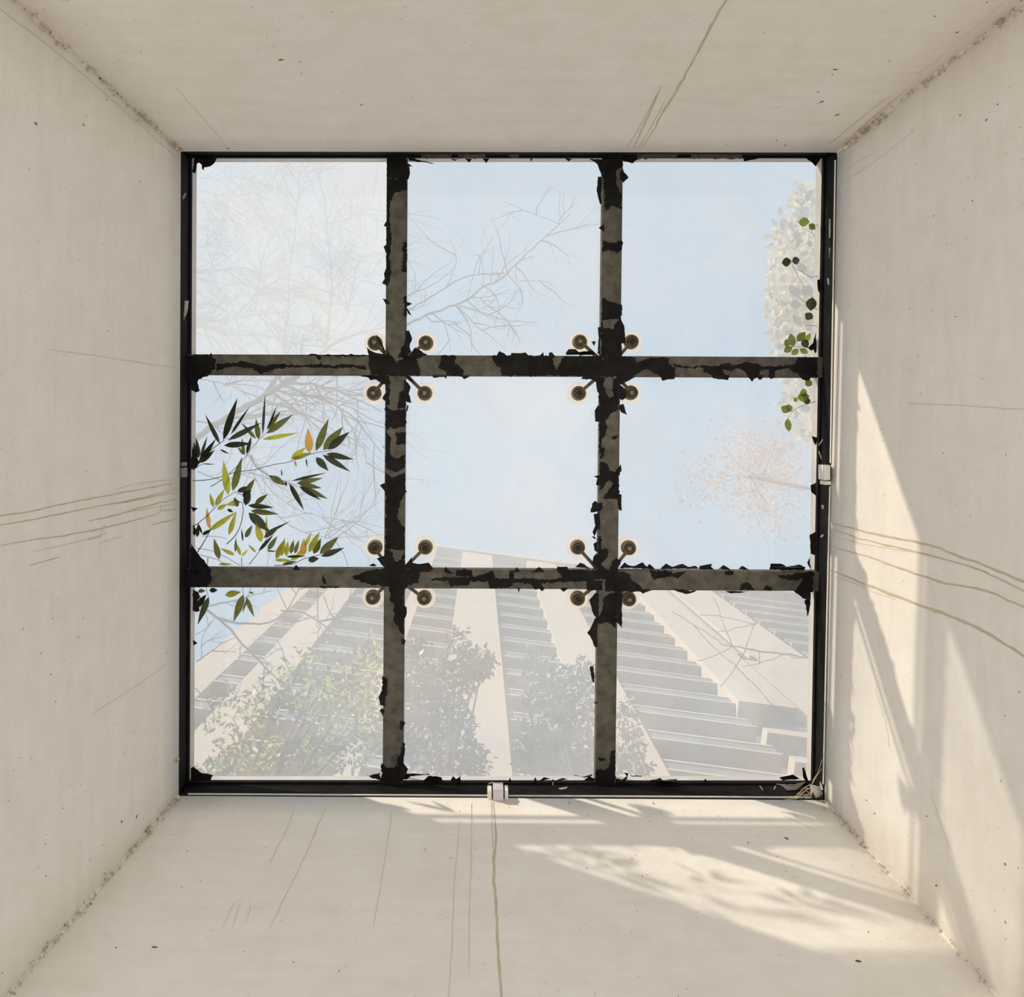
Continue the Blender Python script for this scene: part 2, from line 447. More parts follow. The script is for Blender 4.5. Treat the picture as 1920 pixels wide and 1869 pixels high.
def streak(nm, path, w, mat):
    path = list(path)
    out_ = lambda q: q[0] < 0 or q[0] > 1920 or q[1] < 0 or q[1] > 1869
    if out_(path[-1]): path.append(tuple(path[-1][c] + 2.2 * (path[-1][c] - path[-2][c]) for c in (0, 1)))
    if out_(path[0]): path.insert(0, tuple(path[0][c] + 2.2 * (path[0][c] - path[1][c]) for c in (0, 1)))
    pts = smooth_path(path, 12, 0.35 if w < 3 else 0.6)
    P3 = []
    for i, (x, y) in enumerate(pts):
        p, n = on_wall(nm, x, y, 0.0)
        if p is None: continue
        P3.append((p, n, i / max(1, len(pts) - 1)))
    if len(P3) < 2: return
    v, f = [], []
    for i, (p, n, s) in enumerate(P3):
        a = P3[max(0, i-1)][0]; b = P3[min(len(P3)-1, i+1)][0]
        t = (b - a).normalized(); side = t.cross(n).normalized()
        ww = w * (EYE - p).length / F * 0.5 * rnd.uniform(.75, 1.25) * min(1, .35 + 4 * min(s, 1 - s))
        v += [p - side * ww + n * .0003, p + n * .0022, p + side * ww + n * .0003]
    for i in range(len(P3) - 1):
        for k in (0, 1):
            f.append((3*i+k, 3*i+k+1, 3*i+3+k+1, 3*i+3+k))
    obj('water_streak', v, f, M[mat], WALL[nm], True)

for path, w, mt in [
    ([(1366,-8),(1330,55),(1300,112),(1262,180),(1240,215),(1222,250),(1203,279)], 4, 'streak'),
    ([(1240,160),(1215,210),(1175,279)], 1.4, 'streak'), ([(1236,172),(1212,225),(1187,279)], 2.2, 'streak'),
    ([(1246,190),(1220,240),(1196,279)], 1.4, 'streak'), ([(1340,40),(1320,80),(1285,140)], 1.4, 'streak_faint'),
    ([(1668,180),(1610,225),(1545,279)], 2, 'streak'), ([(1700,168),(1640,218),(1568,281)], 2.6, 'streak'),
    ([(330,165),(375,215),(428,277)], 1.5, 'streak_faint'), ([(1880,5),(1790,85),(1720,140)], 1.3, 'streak_faint'),
]: streak('wall_back', path, w, mt)
for path, w, mt in [
    ([(-6,12),(115,105),(230,205),(337,300)], 1.5, 'streak'),
    ([(334,897),(285,903),(240,910),(215,920)], 1.6, 'streak_faint'),
    ([(334,904),(240,922),(120,944),(60,958),(-6,968)], 2.2, 'streak'),
    ([(334,916),(270,932),(200,946),(130,960),(60,974),(-6,985)], 2, 'streak'),
    ([(334,922),(262,936),(240,941),(215,945)], 2, 'streak'),
    ([(334,935),(270,950),(215,966),(165,977)], 2.2, 'streak'),
    ([(334,943),(270,955),(235,961),(200,968)], 1.6, 'streak_faint'),
    ([(302,945),(298,962),(270,970),(200,988),(120,1004),(60,1012),(0,1022)], 2, 'streak'),
    ([(334,954),(300,958)], 2, 'streak'), ([(196,984),(188,1006),(165,1012)], 2, 'streak'),
    ([(188,992),(170,998)], 1.8, 'streak'),
    ([(334,972),(305,979),(282,985)], 2.2, 'streak'), ([(200,1000),(110,1024),(62,1033)], 1.6, 'streak_faint'),
    ([(112,1044),(82,1052),(52,1061)], 2, 'streak'), ([(230,1005),(185,1018)], 1.3, 'streak_faint'),
    ([(90,655),(200,670),(330,690)], 1.3, 'streak_faint'), ([(322,1238),(250,1290),(172,1338)], 1.6, 'streak_faint'),
    ([(333,1476),(310,1500),(290,1530)], 1.2, 'streak_faint'),
]: streak('wall_left', path, w, mt)
for path, w, mt in [
    ([(1556,980),(1650,1003),(1740,1022),(1840,1058),(1930,1095)], 4, 'streak'),
    ([(1556,992),(1640,1016),(1740,1040),(1830,1066),(1930,1112)], 3, 'streak'),
    ([(1556,1003),(1600,1016),(1680,1030),(1740,1038)], 1.6, 'streak_faint'),
    ([(1555,1022),(1640,1048),(1760,1090),(1850,1108),(1930,1142)], 3.4, 'streak'),
    ([(1555,1068),(1640,1102),(1740,1140),(1810,1166),(1870,1198),(1930,1236)], 5, 'streak'),
    ([(1555,1078),(1600,1092),(1640,1110),(1680,1124)], 2, 'streak_faint'),
    ([(1574,345),(1630,310),(1670,280),(1715,243)], 1.8, 'streak_faint'), ([(1572,325),(1640,285)], 1.3, 'streak_faint'),
    ([(1700,756),(1800,760),(1925,768)], 1.3, 'streak_faint'), ([(1640,1290),(1660,1350),(1668,1400)], 1.3, 'streak_faint'),
    ([(1745,1480),(1760,1530),(1782,1592)], 1.5, 'streak_faint'),
]: streak('wall_right', path, w, mt)
for path, w, mt in [
    ([(925,1504),(929,1560),(926,1640),(930,1700),(933,1760),(937,1820),(941,1880)], 4.6, 'streak'),
    ([(921,1504),(922,1545),(924,1590)], 3, 'streak_faint'), ([(884,1506),(884,1600),(880,1720),(880,1832)], 1.4, 'streak_faint'),
    ([(862,1540),(852,1660),(847,1780),(840,1880)], 1.3, 'streak_faint'), ([(612,1510),(570,1610),(540,1670),(505,1740)], 2.4, 'streak_faint'),
    ([(555,1512),(535,1560),(505,1620)], 1.6, 'streak_faint'), ([(440,1690),(428,1715),(418,1738)], 1.4, 'streak_faint'),
    ([(452,1692),(442,1715),(436,1738)], 1.4, 'streak_faint'), ([(470,1700),(460,1730)], 1.3, 'streak_faint'),
    ([(1470,1530),(1500,1543),(1526,1556)], 1.5, 'streak_faint'), ([(735,1520),(720,1620),(700,1740)], 1.4, 'streak_faint'),
    ([(1470,1502),(1484,1520),(1495,1530)], 1.2, 'streak_faint'), ([(326,1506),(270,1570),(200,1650)], 1.2, 'streak_faint'),
]: streak('wall_front', path, w, mt)

# dirt specks and dead insects stuck to the walls
seen = {
 'wall_back': [(1565,262,4,2),(1570,215,6,3),(1542,190,6,2.4),(1534,172,4,2.4),(1560,140,4,1.6),(1566,130,6,3),(1668,114,4,2),(1752,30,4,2.4),(1795,60,5,2.4),
               (1850,4,4,1.6),(1472,272,4,2),(1364,270,3,1.5),(1456,263,4,2),(526,112,7,3),(678,196,5,3),(427,278,5,2),(1558,75,2,1),(1390,138,2,1),(160,14,2,1)],
 'wall_left': [(67,232,7,.5),(156,234,6,.6),(130,92,5,1),(236,318,2,1),(132,1470,3,1.4),(86,1565,3,1.4),(86,1642,4,1.2),(118,1515,3,.5),(228,1540,5,2),(256,1530,6,2),
               (280,1508,3,1.2),(292,1509,3,1.2),(296,1515,3,1.3),(105,1738,3,1),(247,1480,2,1),(306,1424,2,1),(4,1824,4,.7),(50,1770,2,1),(170,1538,2,1)],
 'wall_right': [(1780,1100,2,1),(1801,216,5,.8),(1871,196,4,2),(1893,164,3,1.2),(1824,376,5,.5),(1850,225,5,.6),(1545+45,1130,2,1),(1583,1370,2,1),(1640,1525,4,.5),
               (1738,1530,4,.6),(1756,1660,5,.5),(1885,1620,6,1.2),(1717,308,3,.6),(1780,345,2,1),(1700,260,2,1),(1625,1500,3,.5),(1605,1275,2,1)],
 'wall_front': [(351,1596,4,1.8),(290,1776,7,2.6),(218,1777,4,1.6),(1475,1572,8,2.2),(1403,1580,4,1.6),(1325,1541,3,1.2),(1218,1540,3,1.5),(1608,1802,7,2.6),(1578,1548,4,1),
                (341,1664,4,1.5),(170,1695,6,1.2),(182,1734,2,1),(550,1804,3,2),(345,1540,2,1),(1240,1524,3,1.4),(1346,1530,3,1.4),(1068,1505,4,1.5),(955,1513,3,1.5),(1225,1506,4,2),(1255,1846,2,1)],
}
for nm, L in seen.items():
    sp = []
    for x, y, s, el in L:
        p, n = on_wall(nm, x, y)
        if p is None: continue
        k = (EYE - p).length / F * .5
        sp.append((p, n, s * k * .5, (el if el >= 1 else 1 / el) * 1.2, rnd.uniform(-.5, .5) + (0 if el >= 1 else 1.5), 0))
    for _ in range(170):
        if nm == 'wall_back': x, y = rnd.uniform(60, 1860), rnd.uniform(0, 278)
        elif nm == 'wall_left': x, y = rnd.uniform(0, 330), rnd.uniform(100, 1700)
        elif nm == 'wall_right': x, y = rnd.uniform(1575, 1920), rnd.uniform(200, 1760)
        else: x, y = rnd.uniform(100, 1800), rnd.uniform(1510, 1869)
        p, n = on_wall(nm, x, y)
        if p is None: continue
        sp.append((p, n, rnd.uniform(.0008, .0022), rnd.uniform(1, 3), rnd.uniform(0, 6), 0 if rnd.random() < .12 else 1))
    tag(speck_mesh(sp, None).build('dirt_specks', [M['speck'], M['speck_faint']], WALL[nm]), kind='stuff')

# ------------------------------------------------------------------ the skylight
HB, HT, HG = 0.25, 0.30, 0.335       # underside of the bars, their top, underside of the glass
R0 = [(339,284),(1570,286),(1546,1500),(335,1492)]
R1 = [(361,297),(1541,297),(1520,1463),(356,1462)]
R2 = [(369,304),(1530,304),(1512,1455),(364,1455)]
win = empty('window_1'); tag(win, 'square nine pane skylight with peeling black steel grid', kind='structure')
A0 = [P(*c, 0.0) for c in R0]; A1 = [P(*c, HT) for c in R1]; A2 = [P(*c, HG) for c in R2]
outs = [Vector((0,-1,0)), Vector((1,0,0)), Vector((0,1,0)), Vector((-1,0,0))]
RAIL = []
for i in range(4):
    j = (i + 1) % 4
    along = (A0[j] - A0[i]).normalized(); o = outs[i]
    w = 0.10
    def prof(k, sgn):
        a, b, c = A0[k], A1[k], A2[k]
        # bottom flange, slightly hollow web, upper flange
        L = [a, a.lerp(b, .16), a.lerp(b, .17) + o * .010, a.lerp(b, .84) + o * .010, a.lerp(b, .85), b]
        O = [q + o * w + along * sgn * w for q in (b, a)]
        return L + [Vector((O[0].x, O[0].y, b.z)), Vector((O[1].x, O[1].y, a.z))]
    p0, p1 = prof(i, -1), prof(j, 1)
    n = len(p0)
    f = [(k, (k+1) % n, n + (k+1) % n, n + k) for k in range(n)] + [tuple(range(n))[::-1], tuple(range(n, 2*n))]
    r = obj('frame_rail', p0 + p1, f, M['rail_paint_darkened'], win); RAIL.append(r)
    # pale curb above
    cu = obj('curb', [A1[i], A1[j], A2[j], A2[i]] + [q + o * w + along * s * w for q, s in ((A1[i], -1), (A1[j], 1), (A2[j], 1), (A2[i], -1))],
        [(0,1,2,3),(4,7,6,5),(0,4,5,1),(1,5,6,2),(2,6,7,3),(3,7,4,0)], M['curb'], win)
# unseen roof slab added around the opening to keep light from leaking in
rx0, rx1, ry0, ry1 = -2.5, 2.7, -2.4, 2.7
ix0 = min(A2[0].x, A2[3].x) - .09; ix1 = max(A2[1].x, A2[2].x) + .09; iy0 = min(A2[0].y, A2[1].y) - .09; iy1 = max(A2[2].y, A2[3].y) + .09
mb = MB()
mb.box((rx0, ry0, Z0 + .06), (rx1, iy0, Z0 + .22)); mb.box((rx0, iy1, Z0 + .06), (rx1, ry1, Z0 + .22))
mb.box((rx0, iy0, Z0 + .06), (ix0, iy1, Z0 + .22)); mb.box((ix1, iy0, Z0 + .06), (rx1, iy1, Z0 + .22))
tag(mb.build('roof', M['roof']), kind='structure')

# bars: full-length pair down the picture, three cross pieces per cross line
def bar(name, ca, cb, wpx, h0=HB, h1=HT):
    """ca, cb: centre-line pixels at the bar's underside."""
    a, b = P(*ca, h0), P(*cb, h0)
    t = (b - a).normalized(); s = Vector((-t.y, t.x, 0)); hw = wpx * (D + h0) / F / 2
    up = Vector((0, 0, h1 - h0)); r = .006
    # rounded lower edges
    sec = [(-hw, h1-h0), (-hw, r), (-hw + r*.3, r*.3), (-hw + r, 0), (hw - r, 0), (hw - r*.3, r*.3), (hw, r), (hw, h1-h0)]
    v = [e + s * x + Vector((0, 0, z)) for e in (a, b) for x, z in sec]
    n = len(sec)
    f = [(k, (k+1) % n, n + (k+1) % n, n + k) for k in range(n)] + [tuple(range(n))[::-1], tuple(range(n, 2*n))]
    return obj(name, v, f, M['steel'], win)
BAR = {}
BAR['V1'] = bar('mullion', (744, 290), (736, 1474), 38)
BAR['V2'] = bar('mullion', (1149.5, 290), (1135, 1474), 38)
BAR['H1a'] = bar('crossbar', (344, 683), (724, 684.5), 38.5); BAR['H1b'] = bar('crossbar', (760, 684.8), (1127, 686.3), 38.5); BAR['H1c'] = bar('crossbar', (1163, 686.5), (1556, 688.5), 38.5)
BAR['H2a'] = bar('crossbar', (340, 1083), (719, 1084.5), 36.5); BAR['H2b'] = bar('crossbar', (757, 1085), (1121, 1087), 36.5); BAR['H2c'] = bar('crossbar', (1157, 1088), (1540, 1090), 37)
BAR['T'], BAR['R'], BAR['B'], BAR['L'] = RAIL

# glass: nine panes meeting over the bars
gx = [(A2[0].x + A2[3].x) / 2 - .06, (P(744,300,HB).x + P(736,1470,HB).x) / 2, (P(1149,300,HB).x + P(1135,1470,HB).x) / 2, (A2[1].x + A2[2].x) / 2 + .06]
gy = [A2[0].y - .06, P(0,684.5,HB).y, P(0,1086,HB).y, A2[2].y + .06]
DUST = [[.79, .57, .52], [.53, .64, .55], [.48, .52, .51]]
for r in range(3):
    for c in range(3):
        x0, x1 = gx[c] + .006, gx[c+1] - .006; y0, y1 = gy[r] + .006, gy[r+1] - .006
        z0, z1 = Z0 + HG, Z0 + HG + .012
        v = [(x0,y0,z0),(x1,y0,z0),(x1,y1,z0),(x0,y1,z0),(x0,y0,z1),(x1,y0,z1),(x1,y1,z1),(x0,y1,z1)]
        f = [(3,2,1,0),(4,5,6,7),(0,1,5,4),(1,2,6,5),(2,3,7,6),(3,0,4,7)]
        g = obj('glass_pane', v, f, [M['glass'], M['glass_dust']], win, False, [0,1,0,0,0,0])
        g.color = (DUST[r][c], 0, 0, 1)
for x in gx[1:3]:
    mb = MB(); mb.box((x-.006, gy[0], Z0+HG), (x+.006, gy[3], Z0+HG+.013)); mb.build('joint_seal', M['seal'], win)
for y in gy[1:3]:
    for k in range(3):
        mb = MB(); mb.box((gx[k]+.006, y-.006, Z0+HG), (gx[k+1]-.006, y+.006, Z0+HG+.013)); mb.build('joint_seal', M['seal'], win)

# paint films left on the bars, and flakes curling off their edges
OX = {'A': (320,260), 'B': (720,260), 'C': (1120,260), 'D': (320,660), 'E': (720,660), 'F': (1120,660), 'G': (320,1060), 'H': (720,1060), 'I': (1120,1060)}
def px(cr, p): return (p[0] / 4 + OX[cr][0], p[1] / 4 + OX[cr][1])

def sheet(name, poly, hfun, th, mats, parent):
    """A thin piece of paint: outline in pixels, height per point, thickness th (upwards)."""
    lo = [P(x, y, hfun(x, y)) for x, y in poly]
    hi = [p + Vector((0, 0, th)) for p in lo]
    tri = tessellate_polygon([[Vector((x, y, 0)) for x, y in poly]])
    n = len(poly)
    area = sum(poly[i][0]*poly[(i+1)%n][1] - poly[(i+1)%n][0]*poly[i][1] for i in range(n))
    f, mi = [], []
    for t in tri:
        f.append(tuple(t)); mi.append(0)
        f.append(tuple(k + n for k in reversed(t))); mi.append(1)
    for k in range(n):
        k2 = (k + 1) % n
        f.append((k, k2, n + k2, n + k)); mi.append(0)
    return obj(name, lo + hi, f, mats, parent, False, mi)

def rag(poly, step=3.5, amp=1.1):
    out = []
    n = len(poly)
    for i in range(n):
        a, b = poly[i], poly[(i+1) % n]
        d = math.hypot(b[0]-a[0], b[1]-a[1]); k = max(1, int(d / step))
        nx, ny = -(b[1]-a[1]) / max(d, 1e-6), (b[0]-a[0]) / max(d, 1e-6)
        for j in range(k):
            t = j / k; o = rnd.gauss(0, amp) if j else rnd.gauss(0, amp * .3)
            out.append((a[0] + (b[0]-a[0])*t + nx*o, a[1] + (b[1]-a[1])*t + ny*o))
    return out

def film(cr, parent, *polys, mat='paint', h=HB, name='paint_flake'):
    for poly in polys:
        if len(poly) == 4 and not isinstance(poly[0], tuple):
            x0, y0, x1, y1 = poly; poly = [(x0,y0),(x1,y0),(x1,y1),(x0,y1)]
        q = rag([px(cr, p) for p in poly])
        sheet(name, q, lambda x, y, hh=h - .0012 - rnd.uniform(0, .0025): hh, .0012, [M[mat], M['flake_back']], BAR[parent])

def flakes(cr, parent, *polys, h=HB, curl=.25, mat='flake'):
    for poly in polys:
        q = [px(cr, p) for p in poly]
        cx = sum(p[0] for p in q) / len(q); cy = sum(p[1] for p in q) / len(q)
        ga, gb = rnd.uniform(-curl, curl) * .0024, rnd.uniform(-curl, curl) * .0024
        cc = rnd.uniform(-.00004, .00003)
        hh = h - .002 - rnd.uniform(0, .004)
        q = rag(q, 5, .45)
        sheet('paint_flake', q, lambda x, y: min(HG - .012, hh + ga * (x-cx) + gb * (y-cy) + cc * ((x-cx)**2 + (y-cy)**2)), .0012, [M[mat], M['flake_back']], BAR[parent])

# films, V1
film('A', 'V1', (1622,80,1768,300), [(1622,300),(1768,300),(1768,385),(1690,400),(1650,470),(1622,450)], [(1620,620),(1648,640),(1655,760),(1640,900),(1655,1000),(1640,1080),(1618,1050)],
     (1620,450,1640,620), [(1735,1560),(1768,1540),(1768,1640),(1700,1640)], [(1618,1570),(1660,1640),(1620,1650)])
film('B', 'V1', (140,780,172,1000), (150,1180,172,1330))
film('A', 'V1', [(1480,1625),(1660,1625),(1700,1685),(1760,1625),(1840,1640),(1875,1740),(1770,1780),(1500,1775)])
film('D', 'V1', (1612,180,1640,400), [(1720,300),(1765,280),(1765,420),(1700,420)], [(1612,400),(1660,440),(1760,430),(1765,560),(1690,575),(1640,560),(1615,600)],
     (1690,600,1762,690), [(1612,600),(1650,640),(1640,760),(1690,800),(1760,760),(1760,860),(1700,900),(1640,880),(1612,860)],
     [(1612,900),(1660,940),(1760,900),(1760,1060),(1720,1120),(1700,1240),(1755,1330),(1755,1480),(1612,1480)], [(1606,1480),(1660,1500),(1690,1600),(1755,1500),(1755,1640),(1606,1640)])
film('G', 'V1', [(1600,20),(1755,20),(1755,60),(1870,70),(1860,130),(1760,150),(1750,230),(1690,300),(1650,270),(1640,160),(1590,160),(1460,130),(1350,90),(1480,40)],
     [(1690,250),(1752,240),(1748,520),(1710,480),(1670,400)], [(1585,820),(1620,850),(1625,960),(1590,1010)], [(1580,1480),(1640,1520),(1735,1500),(1735,1660),(1575,1660)], [(1700,1430),(1738,1410),(1735,1500),(1690,1500)])
# V2
film('B', 'V2', [(1640,80),(1796,80),(1790,210),(1745,240),(1740,330),(1785,430),(1775,530),(1710,500),(1660,540),(1645,300)], [(1640,760),(1690,785),(1788,765),(1785,830),(1750,860),(1690,830),(1640,850)],
     [(1640,1190),(1700,1225),(1785,1250),(1782,1350),(1700,1350),(1630,1360)], [(1632,1360),(1650,1420),(1710,1430),(1740,1380),(1782,1360),(1785,1640),(1630,1640)])
film('E', 'V2', [(1612,180),(1655,190),(1650,260),(1690,345),(1720,330),(1715,200),(1768,190),(1765,430),(1700,460),(1660,520),(1680,560),(1650,640),(1615,650)],
     (1612,650,1632,760), [(1700,640),(1755,625),(1750,640),(1715,655)], [(1625,720),(1660,730),(1640,790),(1622,800)], [(1615,820),(1680,840),(1690,890),(1740,900),(1762,860),(1760,1105),(1640,1090),(1680,1050),(1720,985),(1690,960),(1640,1020),(1612,1040)],
     (1612,1130,1640,1165), (1604,1380,1630,1480), [(1604,1480),(1680,1480),(1680,1520),(1650,1560),(1630,1600),(1690,1650),(1720,1560),(1760,1570),(1755,1700),(1600,1700)])
film('H', 'V2', [(1590,200),(1612,215),(1600,300),(1610,390),(1640,320),(1645,240),(1690,210),(1740,200),(1742,470),(1680,430),(1592,440)], [(1588,1530),(1640,1540),(1690,1510),(1700,1395),(1735,1380),(1732,1660),(1584,1660)],
     [(1605,1440),(1660,1445),(1665,1470),(1620,1465)])
# H1
film('A', 'H1a', [(80,1625),(300,1622),(335,1650),(335,1720),(280,1780),(80,1790)], [(340,1690),(480,1680),(540,1668),(640,1690),(700,1705),(820,1690),(960,1700),(1080,1690),(1200,1700),(1320,1690),(1460,1705),(1470,1735),(1380,1715),(1200,1722),(1010,1712),(860,1715),(740,1735),(690,1765),(640,1740),(600,1720),(470,1705),(340,1740)],
     [(1090,1625),(1120,1630),(1120,1660),(1100,1650)], (1150,1622,1470,1632))
film('B', 'H1b', [(168,1625),(240,1640),(250,1700),(280,1775),(168,1775)], [(430,1625),(540,1625),(530,1690),(560,1700),(600,1740),(590,1775),(470,1780),(450,1740),(410,1720),(430,1660)],
     [(800,1628),(1260,1628),(1270,1690),(1300,1735),(1330,1650),(1370,1630),(1640,1632),(1640,1780),(880,1778),(880,1720),(830,1680)])
film('C', 'H1c', [(40,1632),(280,1640),(295,1680),(380,1650),(480,1640),(545,1650),(530,1680),(585,1720),(580,1785),(480,1785),(380,1730),(330,1740),(250,1790),(40,1790)],
     [(560,1690),(700,1710),(810,1700),(900,1705),(990,1680),(1010,1700),(1100,1675),(1210,1690),(1250,1710),(1380,1705),(1480,1690),(1500,1640),(1650,1640),(1650,1790),(1540,1785),(1460,1740),(1440,1720),(1345,1735),(1330,1780),(1290,1780),(1290,1735),(1220,1735),(1215,1785),(1170,1800),(1100,1740),(1050,1720),(1000,1740),(940,1730),(980,1785),(860,1780),(800,1755),(805,1715),(700,1720),(580,1715)])
# H2
film('G', 'H2a', [(60,20),(300,22),(310,100),(280,160),(60,165)], [(1135,80),(1150,68),(1160,110),(1170,135),(1145,140)], (1120,158,1260,168))
film('E', 'H2b', [(150,1630),(260,1640),(260,1690),(190,1740),(160,1780),(150,1780)], [(350,1700),(480,1690),(700,1680),(820,1640),(830,1700),(960,1700),(1060,1695),(1240,1710),(1340,1690),(1300,1630),(1640,1640),(1640,1700),(1510,1720),(1390,1720),(1180,1735),(1200,1775),(1130,1780),(1100,1735),(960,1730),(980,1760),(800,1775),(780,1725),(640,1715),(640,1740),(500,1760),(480,1715),(360,1715)],
     (540,1632,660,1680), (940,1640,980,1700), (1520,1715,1640,1785))
film('I', 'H2c', [(60,30),(240,60),(260,110),(330,160),(345,195),(60,195)], [(390,40),(560,40),(560,60),(680,45),(650,60),(600,105),(560,80),(420,105)], (960,40,1020,70), [(1340,70),(1460,75),(1480,60),(1620,45),(1620,200),(1480,190),(1540,110),(1440,110),(1370,95)],
     [(1070,185),(1080,145),(1120,125),(1150,140),(1180,185)], [(1245,185),(1265,148),(1310,165),(1310,190)])
# grey bare spots on the black rails
film('B', 'T', (280,105,500,145), (560,110,760,148), (940,100,1010,140), mat='steel', h=.19, name='bare_patch')
film('C', 'T', (300,105,600,148), (700,110,1080,150), mat='steel', h=.19, name='bare_patch')

# flakes hanging over the edges
flakes('A', 'L', [(180,120),(345,150),(325,185),(300,205),(250,215),(248,238),(235,225),(232,195),(210,178),(195,190),(185,260),(160,250)], h=.27)
flakes('A', 'V1', [(1640,600),(1640,670),(1598,655),(1612,625)], [(1640,740),(1640,880),(1612,850),(1596,808),(1612,800)], [(1640,910),(1600,1010),(1605,1050),(1585,1085),(1622,1108),(1640,1060)],
       [(1588,1198),(1622,1205),(1645,1235),(1612,1240),(1600,1215)], [(1540,1465),(1555,1490),(1585,1530),(1615,1600),(1605,1605),(1570,1540),(1550,1510)])
flakes('A', 'H1a', [(1470,1562),(1500,1588),(1545,1608),(1610,1614),(1610,1640),(1490,1640)], [(290,1628),(303,1603),(315,1628)], [(1020,1628),(1050,1612),(1090,1615),(1150,1628)])
flakes('B', 'V1', [(160,175),(215,210),(190,205),(195,260),(185,300),(165,310)], [(150,1215),(212,1238),(160,1260)], [(165,1258),(190,1295),(207,1328),(180,1312)], [(160,1440),(188,1438),(210,1500),(192,1560),(205,1600),(155,1640)])
flakes('B', 'T', [(500,150),(530,166),(560,152)], [(610,150),(640,178),(660,150)], [(740,150),(765,184),(790,150)], [(1095,150),(1103,172),(1115,150)], [(1360,148),(1385,170),(1420,150)], [(180,140),(380,186),(300,176),(190,165)], h=.26)
flakes('B', 'H1b', [(840,1640),(865,1592),(905,1610),(930,1640)], [(945,1640),(955,1605),(1030,1608),(1062,1602),(1095,1640)], [(1155,1640),(1195,1600),(1200,1640)], [(1235,1640),(1237,1605),(1260,1600),(1295,1640)],
       [(1362,1612),(1385,1578),(1440,1578),(1460,1600),(1560,1588),(1592,1618),(1500,1622),(1370,1620)], [(190,1620),(232,1565),(262,1580),(330,1625),(260,1650),(180,1640)])
flakes('B', 'V2', [(1540,150),(1600,190),(1640,290),(1680,160)], [(1605,285),(1632,285),(1632,490),(1620,490),(1595,390)], [(1610,668),(1650,640),(1650,700)], [(1603,1415),(1628,1410),(1630,1500),(1612,1500)], [(1610,1500),(1622,1500),(1622,1610),(1600,1615)], [(1555,1520),(1590,1520),(1575,1555)])
flakes('C', 'V2', [(170,160),(200,250),(235,292),(195,330),(170,300)], [(165,1320),(200,1400),(215,1535),(170,1535)])
flakes('C', 'T', [(150,140),(330,140),(265,185),(200,168)], [(1095,145),(1240,130),(1200,150),(1100,170)], h=.27)
flakes('C', 'R', [(1560,140),(1640,208),(1680,140)], [(1580,1570),(1620,1530),(1640,1445),(1645,1600),(1632,1610),(1622,1580),(1605,1590)], [(1650,1060),(1690,1040),(1690,1180),(1655,1140)], h=.28)
flakes('D', 'L', [(150,160),(262,180),(210,202),(200,230),(218,290),(190,303),(150,280)], [(165,700),(215,830),(190,870),(150,880)], [(150,1160),(205,1172),(170,1200)], [(150,1430),(195,1500),(290,1612),(250,1660),(150,1640)], [(170,1290),(192,1330),(180,1380),(165,1360)], h=.25)
flakes('D', 'V1', [(1585,348),(1605,312),(1630,300),(1630,380)], [(1568,1000),(1600,983),(1630,1000),(1630,1060),(1606,1046)], [(1572,690),(1605,715),(1600,720)], [(1545,1548),(1600,1528),(1630,1560),(1630,1640),(1580,1592)])
flakes('D', 'H1a', [(1370,172),(1480,190),(1500,212),(1540,205),(1590,240),(1625,240),(1625,165)], [(180,160),(260,160),(230,200),(190,205)])
flakes('D', 'H2a', [(915,1635),(940,1594),(970,1635)], [(1485,1602),(1520,1583),(1548,1604),(1520,1608)])
flakes('E', 'V1', [(150,210),(180,230),(200,262),(186,310),(206,382),(172,375),(150,340)], [(172,395),(185,402),(176,440),(165,450)])
flakes('E', 'H1b', [(360,176),(472,176),(465,203),(455,188),(370,192)], [(570,176),(650,178),(600,204)], [(1478,202),(1500,170),(1620,170),(1612,240),(1560,207)], [(175,175),(225,215),(205,222),(170,200)])
flakes('E', 'V2', [(1590,210),(1630,225),(1630,320),(1600,300)], [(1580,440),(1606,398),(1630,420),(1630,520),(1585,522)], [(1572,932),(1606,923),(1640,950),(1606,1002),(1590,995),(1600,945)], [(1562,1135),(1585,1113),(1645,1165),(1620,1195),(1550,1203)],
       [(1572,1215),(1620,1200),(1620,1330),(1600,1330),(1580,1382),(1563,1350),(1585,1300)], [(1558,1385),(1575,1380),(1592,1398),(1580,1402)], [(1572,1532),(1590,1513),(1620,1520),(1620,1610),(1560,1592)], [(1570,1440),(1605,1420),(1605,1500),(1580,1490)])
flakes('E', 'H2b', [(160,1600),(205,1540),(212,1580),(255,1590),(300,1585),(335,1580),(372,1622),(340,1650),(160,1650)], [(448,1640),(462,1608),(485,1635),(530,1662),(470,1660)], [(513,1588),(530,1605),(538,1615)], [(1433,1614),(1470,1580),(1502,1590),(1548,1622),(1480,1618)],
       [(975,1650),(995,1610),(1025,1650)], [(1110,1650),(1165,1610),(1205,1650)], [(1295,1650),(1300,1610),(1375,1608),(1390,1650)], [(1000,1770),(1012,1805),(1020,1770)], [(1160,1770),(1185,1795),(1210,1770)], [(1310,1770),(1345,1798),(1385,1770)])
flakes('F', 'H1c', [(462,172),(585,172),(578,202),(530,205),(488,216)], [(850,172),(992,172),(980,212),(870,197)], [(1120,172),(1178,172),(1172,212),(1158,222)], [(1188,172),(1248,172),(1232,205),(1215,208)], [(1275,172),(1345,172),(1330,192),(1300,203)], [(1490,160),(1610,160),(1592,214),(1540,207)], [(170,170),(290,185),(200,232),(165,250)])
flakes('F', 'V2', [(150,230),(210,280),(222,330),(185,362),(150,340)], [(160,400),(195,388),(224,472),(178,452)], [(150,880),(175,838),(182,890),(150,930)], [(145,1055),(182,1070),(182,1192),(160,1180)], [(110,1560),(140,1545),(180,1560),(170,1600),(120,1600)])
